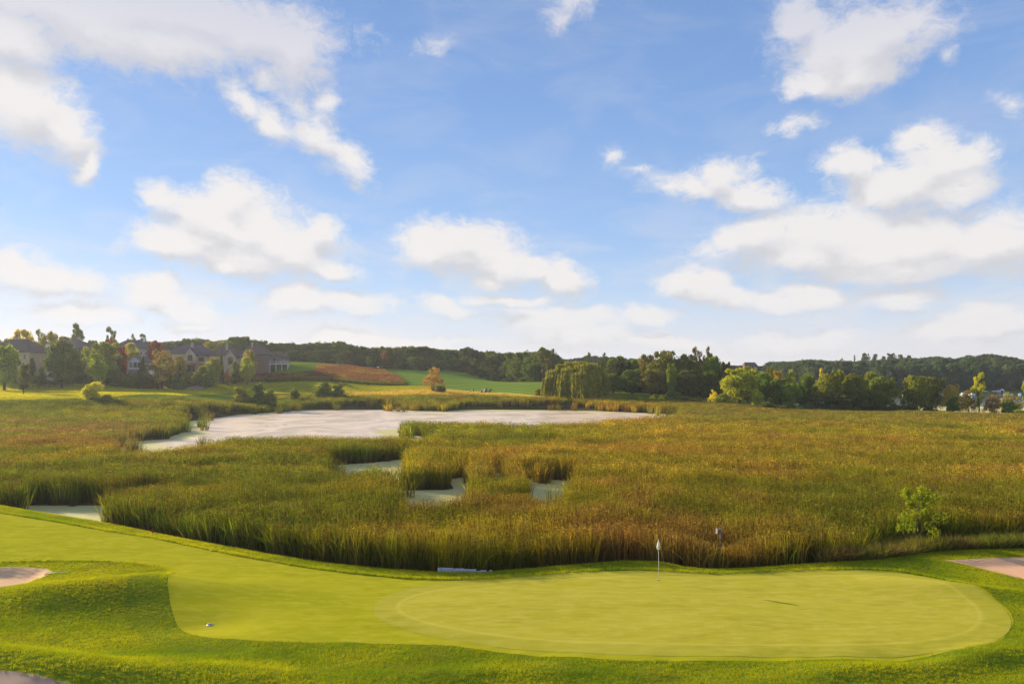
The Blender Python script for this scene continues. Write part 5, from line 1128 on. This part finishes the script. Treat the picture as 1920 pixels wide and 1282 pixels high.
def window(r, x, z, w, h, y=0.0, arch=False, mull=1, hm=1, frame='white_paint', face=0):
    """window on a wall; face 0 looks to -y, face 1 to +x"""
    def tr(m):
        if face == 1:
            for v in m.bm.verts: v.co = Vector((y - v.co.y, v.co.x, v.co.z))
        else:
            for v in m.bm.verts: v.co.y += y
        return m
    fr = MB(); t_ = .10; fr.box(x - w / 2 - t_, x - w / 2, -.05, -.003, z - t_, z + h + t_); fr.box(x + w / 2, x + w / 2 + t_, -.05, -.003, z - t_, z + h + t_); fr.box(x - w / 2, x + w / 2, -.05, -.003, z - t_, z)
    if not arch: fr.box(x - w / 2, x + w / 2, -.05, -.003, z + h, z + h + t_)
    for k in range(1, mull + 1): xx = x - w / 2 + w * k / (mull + 1); fr.box(xx - .035, xx + .035, -.045, -.004, z, z + h + (w / 2 * .8 if arch else 0))
    for k in range(1, hm + 1): zz = z + h * k / (hm + 1); fr.box(x - w / 2, x + w / 2, -.042, -.006, zz - .03, zz + .03)
    if arch:
        a = [(x + (w / 2 + t_) * math.cos(q), z + h + (w / 2 + t_) * math.sin(q)) for q in np.linspace(0, math.pi, 13)]; b = [(x + w / 2 * math.cos(q), z + h + w / 2 * math.sin(q)) for q in np.linspace(0, math.pi, 13)]
        for k in range(12): fr.prism([a[k], a[k + 1], b[k + 1], b[k]], -.05, -.003)
    f = tr(fr).build('window', M[frame], r); g = MB()
    pts = [(x - w / 2, z), (x + w / 2, z), (x + w / 2, z + h)] + ([(x + w / 2 * math.cos(q), z + h + w / 2 * math.sin(q)) for q in np.linspace(0.2, math.pi - .2, 9)] if arch else []) + [(x - w / 2, z + h)]
    g.prism(pts, -.02, -.002); tr(g).build('pane', m_glass, f)
def gable(r, x0, x1, y0, y1, z0, ze, zr, wall, roof='roof_shingle', ov=.4):
    """gabled projection facing -y"""
    xm = (x0 + x1) / 2; MB().prism([(x0, z0), (x1, z0), (x1, ze), (xm, zr - .1), (x0, ze)], y0, y1).build('wall', M[wall], r)
    s = (zr - ze) / (xm - x0); a, b = x0 - ov, x1 + ov; za = ze - s * ov; m = MB()
    m.prism([(a, za), (xm, zr), (xm, zr + .22), (a, za + .22)], y0 - ov, y1); m.prism([(b, za), (xm, zr), (xm, zr + .22), (b, za + .22)], y0 - ov, y1); rf = m.build('roof', M[roof], r)
    t2 = MB(); t2.prism([(a, za - .2), (xm, zr - .2), (xm, zr - .005), (a, za - .005)], y0 - ov + .02, y0 - ov + .10); t2.prism([(b, za - .2), (xm, zr - .2), (xm, zr - .005), (b, za - .005)], y0 - ov + .02, y0 - ov + .10); t2.build('trim', M['white_paint'], rf)
def deck(r, x0, x1, y0, y1, z, z0, mat='white_paint', nposts=4):
    d = MB().box(x0, x1, y0, y1, z - .25, z).build('deck', M[mat], r); m = MB()
    for k in range(nposts): xx = x0 + .1 + (x1 - x0 - .4) * k / (nposts - 1); m.box(xx, xx + .22, y0 + .05, y0 + .27, z0, z - .252)
    m.box(x1 - .3, x1 - .08, y1 - .4, y1 - .18, z0, z - .252); m.build('post', M[mat], d); q = MB(); q.box(x0, x1, y0, y0 + .07, z + 1.0, z + 1.1); q.box(x1 - .07, x1, y0 + .072, y1, z + 1.0, z + 1.1)
    n = int((x1 - x0) / .28)
    for k in range(n + 1): xx = x0 + (x1 - x0 - .05) * k / n; q.box(xx, xx + .05, y0 + .01, y0 + .06, z, z + .998)
    q.build('railing', M[mat], d)
def house_root(px, py, D, rz, label, name='house'):
    D *= 1.09
    x = PX(px, D); z = ZP(py, D); g = hz(x, D); e = empty(name, (x, D, z), rz); e.scale = (1.09,) * 3; tag(e, label, 'house'); return e, 0
def chimney(roof, x, y, z0, z1, mat='stone', w=.9):
    m = MB().box(x - w / 2, x + w / 2, y - w / 2, y + w / 2, z0, z1); m.box(x - w / 2 - .08, x + w / 2 + .08, y - w / 2 - .08, y + w / 2 + .08, z1 + .002, z1 + .15); return m.build('chimney', M[mat], roof)

# first house at the frame edge
D = 250; mpp = D / F
r, dz = house_root(14, 712, D, R(-6), 'beige three storey house with a dark roof cut by the left frame edge')
MB().box(-9.5, 8.6, 0, 11, -1, 10.2).build('wall', M['beige_siding'], r); rf = hip(MB(), -9.5, 8.6, 0, 11, 10.3, 15.2).build('roof', M['roof_shingle'], r); chimney(rf, -3, 7, 12, 16.2)
for x in (4.3, 6.8): window(r, x, 7.6, 1.1, 1.7, 0, mull=0)
for x in (3.2, 6.2): window(r, x, 4.2, 1.4, 2.1, 0)
for x in (-1, -4, -7): window(r, x, 7.4, 1.3, 1.8, 0); window(r, x, 3.6, 1.6, 2.0, 0)
window(r, 2.4, .2, 2.2, 2.2, 0, mull=1)
deck(r, 1.5, 8.8, -3.2, -.003, 3.4, -.6, 'deck_grey', 4)
MB().box(-2.5, -.3, -.09, -.003, .1, 2.3).build('door', M['dark_void'], r)
# tan and brown house behind the play set
D = 262; r, dz = house_root(108, 708, D, R(-4), 'large tan and brown house with a hipped roof behind the turning tree')
MB().box(-9.8, -2.6, 0, 10, -1.2, 8.2).build('wall', M['tan_stucco'], r)
rf = hip(MB(), -9.8, -2.6, 0, 10, 8.3, 12.0).build('roof', M['roof_shingle'], r); MB().box(-6.4, -5.4, 2.0, 3.0, 10.0, 12.9).build('chimney', M['white_paint'], rf)
MB().box(-2.55, 10.6, -1.2, 11, -1.2, 11.2).build('wall', M['brown_siding'], r)
rf = hip(MB(), -2.55, 10.6, -1.2, 11, 11.3, 15.0).build('roof', M['roof_shingle'], r); chimney(rf, 4, 6, 13, 16)
for x, z, w, h in ((8.2, 7.8, 1.1, 1.6), (7.5, 3.9, .9, 2.6), (9.2, 3.9, .9, 2.6), (7.7, .2, .9, 2.0), (9.2, .2, .9, 2.0), (2.5, 7.8, 1.3, 1.5)): window(r, x, z, w, h, -1.2)
for x, z in ((-8, 5.2), (-4.6, 5.2), (-8, 1.2)): window(r, x, z, 1.1, 1.6, 0, mull=0)
MB().box(9.7, 10.7, -1.5, -1.203, -1, 8.6).build('wall_shade', M['dark_void'], r)  # dark strip painting in the shade at the wall's right end
p = MB(); p.box(1.0, 7.4, -5.0, -1.203, 3.5, 3.8); [p.box(x, x + .28, -5.0, -4.7, -1.0, 3.497) for x in (1.0, 3.0, 5.2, 7.1)]; p = p.build('porch', M['white_paint'], r)
MB().box(5.5, 6.95, -4.4, -1.21, -.9, 3.3).build('screen', M['brick_red'], p)
MB().prism([(-3.6, -.8), (1.0, -.8), (1.0, 3.3), (.2, 3.3), (-1.0, 1.8), (-2.3, .9), (-3.6, .7)], -4.6, -4.45).build('stair_rail', M['white_paint'], r)
# house with the far roofs
D = 300; r, dz = house_root(262, 690, D, R(3), 'dull brick house whose long dark roof shows above the garden trees')
MB().box(-13, 4.5, 0, 10, -2, 8.6).build('wall', M['stone'], r); rf = hip(MB(), -13, 4.5, 0, 10, 8.7, 12.6).build('roof', M['roof_grey'], r); chimney(rf, 0, 4, 10, 13.6, 'white_paint', .7)
for x in (0.5, 2.6, -3): window(r, x, 5.6, 1.2, 1.6, 0)
# white gabled sunroom house
D = 270; r, dz = house_root(252, 700, D, R(-5), 'small white gabled house half hidden behind the spruce')
gable(r, -3.2, 3.2, 0, 8, -1.5, 4.4, 6.8, 'white_paint'); 
for x in (-1.5, .3, 2.0): window(r, x, 2.4, 1.2, 1.9, 0, frame='wood_grey')
MB().box(-2.6, 2.6, -.06, -.003, -.6, 1.6).build('skirting', M['wood_grey'], r)
# house with the red deck
D = 292; r, dz = house_root(345, 690, D, R(-4), 'cream house with an arched window gable and a reddish deck')
MB().box(-9, 8.2, 2.5, 12, -2, 6.4).build('wall', M['beige_siding'], r); rf = hip(MB(), -9, 8.2, 2.5, 12, 6.5, 10.4).build('roof', M['roof_grey'], r); chimney(rf, 1.2, 4.5, 8.5, 11, 'stone', .8)
gable(r, .2, 5.2, 0, 8, -2, 5.4, 8.5, 'beige_siding', 'roof_grey'); window(r, 2.7, 3.2, 2.0, 1.6, 0, arch=True, mull=2, hm=1, frame='wood_grey')
MB().box(5.21, 9.4, .8, 8, -2, 5.2).build('wall', M['beige_siding'], r); hip(MB(), 5.6, 9.4, .8, 8, 5.3, 7.2).build('roof', M['roof_grey'], r); window(r, 7.2, 2.9, 2.4, 1.6, .8, frame='dark_void')
deck(r, .3, 9.2, -2.6, -.003, 2.0, -2, 'deck_red', 5); MB().box(.8, 5.0, -.08, -.003, -1.6, 1.3).build('dark_panel', M['dark_void'], r)  # last box: plain dark panel on the wall below the deck
# house with the tall arched gable
D = 290; r, dz = house_root(418, 695, D, R(-3), 'cream house with a steep gable and a tall arched window')
MB().box(-9.5, 2.2, 3, 13, -2, 6.6).build('wall', M['beige_siding'], r); rf = hip(MB(), -9.5, 4.5, 3, 13, 6.7, 10.6).build('roof', M['roof_shingle'], r); chimney(rf, -.7, 5, 9, 11.4, 'stone', .8)
MB().box(2.21, 10.2, 2.2, 11, -2, 6.0).build('wall', M['beige_siding'], r); hip(MB(), 2.21, 10.2, 2.2, 11, 6.1, 9.2).build('roof', M['roof_grey'], r)
gable(r, 1.0, 5.6, 0, 8, -2, 5.6, 9.0, 'beige_siding'); window(r, 3.3, 2.8, 2.1, 2.2, 0, arch=True, mull=2, hm=1, frame='wood_grey')
for x in (7.0, 8.7): window(r, x, 3.2, 1.0, 1.8, 2.2, mull=0)
# brown sided house with the white deck
D = 298; r, dz = house_root(490, 696, D, R(8), 'brown sided house with a steep hipped roof and a raised white deck')
MB().box(-5.5, 3.4, 0, 11, -1, 7.3).build('wall', M['brown_siding'], r); rf = hip(MB(), -8.5, 3.4, 0, 11, 7.4, 11.9, .6).build('roof', M['roof_shingle'], r); chimney(rf, -5, 5, 10, 12.6, 'stone', .8)
MB().box(3.42, 9.8, 3.0, 10.5, 1.2, 6.6).build('wall', M['brown_siding'], r); hip(MB(), 3.42, 9.8, 3.0, 10.5, 6.7, 8.8, .6).build('roof', M['roof_shingle'], r)
for x in (5.0, 6.6, 8.4): window(r, x, 3.8, 1.1, 1.9, 3.0, mull=0, frame='wood_grey')
for y in (3.0, 6.5): window(r, y, 4.4, 1.4, 1.6, 3.4, face=1)
deck(r, 3.5, 11.4, -.6, 2.99, 3.3, -1.4, 'white_paint', 4); MB().box(4.2, 7.2, 3.3, 9.8, -.9, 1.19).build('underhouse', M['dark_void'], r)
# far houses across the lake and on the ridge
def far_house(px, py, D, w, hgt, wall, roof, label, rr=3.2, sink=0):
    x = PX(px, D); zt = ZP(py, D); g = hz(x, D); r = empty('house', (x, D, g)); tag(r, label, 'house'); h = max(zt - g - rr, 3)
    MB().box(-w / 2, w / 2, 0, w * .7, -1, h).build('wall', M[wall], r); hip(MB(), -w / 2, w / 2, 0, w * .7, h + .01, h + rr, .5, .6).build('roof', M[roof], r)
    for k in range(3): window(r, -w / 3 + k * w / 3, h - 2.3, w * .12, 1.6, 0)
far_house(1408, 679, 380, 6.2, 5, 'brown_siding', 'roof_shingle', 'house whose brown roof pokes over the trees at the edge of the lake row', 1.8)
far_house(1600, 693, 470, 7, 5, 'white_paint', 'roof_grey', 'pale house half sunk in the wooded hillside across the lake', 1.8)
far_house(1903, 697, 472, 5, 5, 'stone', 'roof_grey', 'dim stone house in the trees at the right of the hillside', 2)
x, y = PX(1879, 440), 440; r = empty('boathouse', (x, y, .3)); tag(r, 'small white boathouse on the far shore of the lake', 'boathouse'); gable(r, -1.4, 1.4, 0, 3, 0, 2.0, 2.9, 'white_paint', 'roof_grey', .15); MB().box(-.8, .8, -.05, -.003, .1, 1.6).build('door', M['dark_void'], r)
for k, (px, w, lab) in enumerate([(1848, 2.2, 'low white boat lift on the far shore, left of the boathouse'), (1870, 3.2, 'pale dock with a boat cover beside the boathouse')]):
    x = PX(px, 437); r = empty('dock', (x, 437, 0)); tag(r, lab, 'dock'); m = MB().box(-w, w, 0, 2, .5, .62); [m.cyl((q, .2, -.8), (q, .2, .499), .08) for q in (-w + .2, 0, w - .2)]; m.build('planks', M['wood_grey'], r)
    MB().prism([(-w * .7, 1.3), (w * .7, 1.3), (w * .6, 1.75), (-w * .6, 1.75)], .1, 1.9).build('canopy', M['white_paint'], r); m = MB(); [m.cyl((q, a_, .62), (q, a_, 1.3), .04) for q in (-w * .6, w * .6) for a_ in (.2, 1.8)]; m.build('frame', M['wood_grey'], r)
for k in range(7):                                        # small white boats and buoys catching the sun
    px = [1700, 1726, 1762, 1804, 1822, 1890, 1912][k]; D = [395, 405, 400, 410, 398, 404, 400][k]; x = PX(px, D); r = empty('moored_boat', (x, D, 0), random.uniform(-1, 1)); tag(r, 'small white motor boat moored far out on the lake', 'boat', 'boats moored on the lake')
    m = MB(); V = []
    for q, (a_, w_, h_) in enumerate([(-2.2, .8, .6), (-1, .95, .6), (.6, .9, .65), (1.8, .5, .75), (2.5, .05, .85)]): V += [(a_, -w_, h_), (a_, -w_ * .6, -.2), (a_, w_ * .6, -.2), (a_, w_, h_)]
    F_ = [(4 * q + j, 4 * q + j + 1, 4 * q + j + 5, 4 * q + j + 4) for q in range(4) for j in range(3)] + [(0, 1, 2, 3), (16, 19, 18, 17)] + [(4 * q, 4 * q + 4, 4 * q + 7, 4 * q + 3) for q in range(4)]
    m.poly(V, F_); m.build('hull', M['white_paint'], r); MB().prism([(-.4, .63), (.9, .66), (.5, 1.25), (-.4, 1.25)], -.5, .5).build('cabin', M['white_paint'], r)

# ------------------------------------------------------------------ play set, fences
D = 260; x = PX(92, D); r = empty('play_set', (x, D, hz(x, D)), R(-15)); tag(r, 'wooden garden play set with a tan pitched canopy and a swing beam', 'play set')
m = MB(); [m.box(a_, a_ + .14, b_, b_ + .14, -.2, 3.0) for a_ in (-1.0, .9) for b_ in (-.9, .8)]; m.box(-1, 1.04, -.9, .94, 1.4, 1.5); m.build('tower', M['play_wood'], r)
m = MB(); m.prism([(-1.5, 2.75), (0, 4.0), (0, 4.06), (-1.5, 2.81)], -1.1, 1.1); m.prism([(1.5, 2.75), (0, 4.0), (0, 4.06), (1.5, 2.81)], -1.1, 1.1); m.build('canopy', M['canvas'], r)
m = MB(); m.cyl((1, 0, 2.4), (4.8, 0, 2.4), .07); [m.cyl((4.8, 0, 2.4), (4.9, s_, -.2), .07) for s_ in (-1.1, 1.1)]; m.build('swing_beam', M['play_wood'], r)
for q in (2.2, 3.5):
    m = MB(); m.box(q - .25, q + .25, -.12, .12, .5, .54); m.cyl((q - .22, 0, .54), (q - .22, 0, 2.4), .015); m.cyl((q + .22, 0, .54), (q + .22, 0, 2.4), .015); m.build('swing', M['black_metal'], r)
MB().prism([(-1.0, 1.5), (-1.0, 1.4), (-2.9, .05), (-3.4, .05), (-3.4, .15), (-2.9, .18)], -.3, .3).build('slide', M['white_paint'], r)
def fence(pa, pb, mat, h, label, name, n, rails, picket=.14, pw=.02):
    (x0, y0), (x1, y1) = pa, pb; r = empty(name, (x0, y0, hz(x0, y0))); tag(r, label, 'fence'); z0 = r.location.z; L = math.hypot(x1 - x0, y1 - y0)
    Z = [hz(x0 + (x1 - x0) * k / n, y0 + (y1 - y0) * k / n) - z0 for k in range(n + 1)]; P = [Vector(((x1 - x0) * k / n, (y1 - y0) * k / n, Z[k])) for k in range(n + 1)]
    for p in P: MB().box(p.x - .05, p.x + .05, p.y - .05, p.y + .05, p.z - .2, p.z + h + .08).build('post', M[mat], r)
    m = MB()
    for k in range(n):
        for q in rails: m.cyl(P[k] + Vector((0, 0, h * q)), P[k + 1] + Vector((0, 0, h * q)), .025, n=5)
        if picket:
            c = int((P[k + 1] - P[k]).length / picket)
            for j in range(1, c): p = P[k].lerp(P[k + 1], j / c); m.cyl(p + Vector((0, 0, .05)), p + Vector((0, 0, h)), pw, n=4)
    m.build('railing', M[mat], r)
fence((PX(40, 257), 257), (PX(136, 263), 263), 'black_metal', 1.35, 'black metal garden fence along the top of the left fairway', 'metal_fence', 9, (.08, .95))
fence((PX(163, 265), 265), (PX(197, 267), 267), 'white_paint', .8, 'low white rail fence below the light green tree', 'rail_fence', 5, (.35, .9), 0)

# ------------------------------------------------------------------ golf carts and players
def cart(px, D, rz, body, label, z=None):
    x = PX(px, D); r = empty('golf_cart', (x, D, hz(x, D) + .05), rz); tag(r, label, 'golf cart', 'golf carts on the far fairways')
    MB().prism([(-1.15, .28), (1.2, .28), (1.3, .55), (1.05, .85), (.62, .62), (.55, .36), (-.35, .36), (-.4, .72), (-1.2, .72)], -.55, .55).build('body', M[body], r)
    m = MB().box(-.42, .08, -.5, .5, .72, .84, None, .03); m.box(-.52, -.42, -.5, .5, .84, 1.25, None, .03); m.build('seat', M['seat_vinyl'], r)
    MB().box(-1.1, .75, -.62, .62, 1.80, 1.88, None, .03).build('roof', M['cart_beige'], r)
    m = MB(); [m.cyl((a_, s_, .6), (b_, s_, 1.8), .025, n=6) for s_ in (-.55, .55) for a_, b_ in ((.98, .68), (-1.05, -1.0))]; m.build('roof_frame', M['black_metal'], r)
    MB().box(.80, .82, -.5, .5, .9, 1.72, Matrix.Rotation(0, 4, 'Y')).build('windscreen', m_glass, r)
    m = MB().cyl((.55, -.25, .6), (.35, -.25, 1.0), .02, n=6); m.cyl((.34, -.25, .99), (.36, -.25, 1.03), .17, n=14); m.build('steering_wheel', M['black_metal'], r)
    for a_ in (-.75, .85):
        for s_ in (-.58, .42): w = MB().cyl((a_, s_, .22), (a_, s_ + .16, .22), .23, n=16).build('wheel', M['tyre'], r); MB().cyl((a_, s_ - .01, .22), (a_, s_ + .17, .22), .10, n=10).build('hub', M['cart_beige'], w)
    for s_ in (-.22, .22): MB().cyl((-1.25, s_, .5), (-1.42, s_, 1.5), .13, .15, 8).build('golf_bag', M['shirt_dark'], r)
cart(906.5, 300, R(200), 'cart_body', 'dark golf cart, left one of the pair parked above the golden grass'); cart(915.5, 301, R(160), 'cart_body', 'dark golf cart, right one of the pair parked above the golden grass')
cart(631, 372, R(185), 'cart_beige', 'pale golf cart far off on the crest above the red prairie')
def person(px, D, rz, shirt, bend, label):
    x = PX(px, D); r = empty('person', (x, D, hz(x, D) + .03), rz); tag(r, label, 'person')
    b = bend; J = {'pel': (0, 0, .95), 'chest': (.34 * b, 0, 1.32 - .10 * b), 'neck': (.46 * b, 0, 1.50 - .14 * b), 'head': (.52 * b, 0, 1.60 - .15 * b), 'top': (.54 * b + .01, 0, 1.74 - .16 * b)}
    for s_, n_ in ((1, 'l'), (-1, 'r')):
        J['hip' + n_] = (0, .10 * s_, .90); J['kn' + n_] = (.06 + .05 * b, .13 * s_, .50); J['an' + n_] = (-.02, .15 * s_, .09); J['toe' + n_] = (.17, .17 * s_, .04)
        J['sh' + n_] = (.40 * b, .19 * s_, 1.43 - .12 * b); J['el' + n_] = (.34 * b + .12, .24 * s_, 1.14 - .1 * b); J['wr' + n_] = (.50 * b + .26, .08 * s_, .95 - .05 * b); J['ha' + n_] = (.53 * b + .30, .04 * s_, .88 - .05 * b)
    RD_ = dict(pel=.15, chest=.165, neck=.06, head=.095, top=.07, hip=.095, kn=.06, an=.042, toe=.035, sh=.07, el=.045, wr=.03, ha=.035)
    E = [('pel', 'chest'), ('chest', 'neck'), ('neck', 'head'), ('head', 'top')] + [e for n_ in 'lr' for e in (('pel', 'hip' + n_), ('hip' + n_, 'kn' + n_), ('kn' + n_, 'an' + n_), ('an' + n_, 'toe' + n_), ('chest', 'sh' + n_), ('sh' + n_, 'el' + n_), ('el' + n_, 'wr' + n_), ('wr' + n_, 'ha' + n_))]
    ks = list(J); me = bpy.data.meshes.new('body'); me.from_pydata([J[k] for k in ks], [(ks.index(a_), ks.index(c_)) for a_, c_ in E], []); o_ = link(bpy.data.objects.new('body', me), r)
    sk = o_.modifiers.new('skin', 'SKIN'); sv = me.skin_vertices[0].data
    for i, k in enumerate(ks): q = RD_[k if k in RD_ else k[:-1]]; sv[i].radius = (q, q)
    sv[0].use_root = True; o_.modifiers.new('sub', 'SUBSURF').levels = 1; o_.modifiers['sub'].render_levels = 1
    dg = bpy.context.evaluated_depsgraph_get(); m2 = bpy.data.meshes.new_from_object(o_.evaluated_get(dg)); o_.modifiers.clear(); o_.data = m2
    m2.materials.clear(); [m2.materials.append(M[k]) for k in ('skin', shirt, 'trousers', 'hair')]
    hz_ = J['neck'][2]
    for p in m2.polygons:
        c = p.center; p.use_smooth = True
        p.material_index = 2 if (c.z < .97 and abs(c.y) < .3 and c.x < .2) else (3 if (c.z > hz_ + .14 or (c.z > hz_ + .04 and c.x < .46 * b)) else 0 if c.z > hz_ - .01 or (c.x > .28 + .4 * b and c.z < 1.05) else 1)
    m = MB().cyl((.53 * b + .30, 0, .98 - .05 * b), (.53 * b + .75, .02, .03), .012, .008, 6); m.box(.53 * b + .73, .53 * b + .83, -.01, .04, .0, .05)
    cl = m.build('golf_club', M['black_metal']); cl.location = r.location; cl.rotation_euler = r.rotation_euler
    tag(cl, 'golf club in the hands of the %s player' % ('bending' if b > .5 else 'upright'), 'golf club')
person(883, 300, R(-15), 'shirt_white', .75, 'golfer in a white top and dark trousers bending over a shot')
person(888, 301, R(170), 'shirt_dark', .15, 'golfer in dark clothes standing upright beside the bending one')
# ------------------------------------------------------------------ the air
HAZE = 0.00015
hm, t, o = new_mat('haze_air'); t.nodes.remove(o); o = t.nodes.new('ShaderNodeOutputMaterial')
pv = t.nodes.new('ShaderNodeVolumePrincipled'); pv.inputs['Color'].default_value = (0.90, 0.93, 1.0, 1); pv.inputs['Density'].default_value = HAZE; pv.inputs['Anisotropy'].default_value = 0.35
lk(t, pv.outputs[0], o.inputs['Volume'])
ob = MB().box(-3300, 3300, -70, 3400, -8, 52).build('haze', hm); tag(ob, 'thin bright haze in the air', kind='stuff')
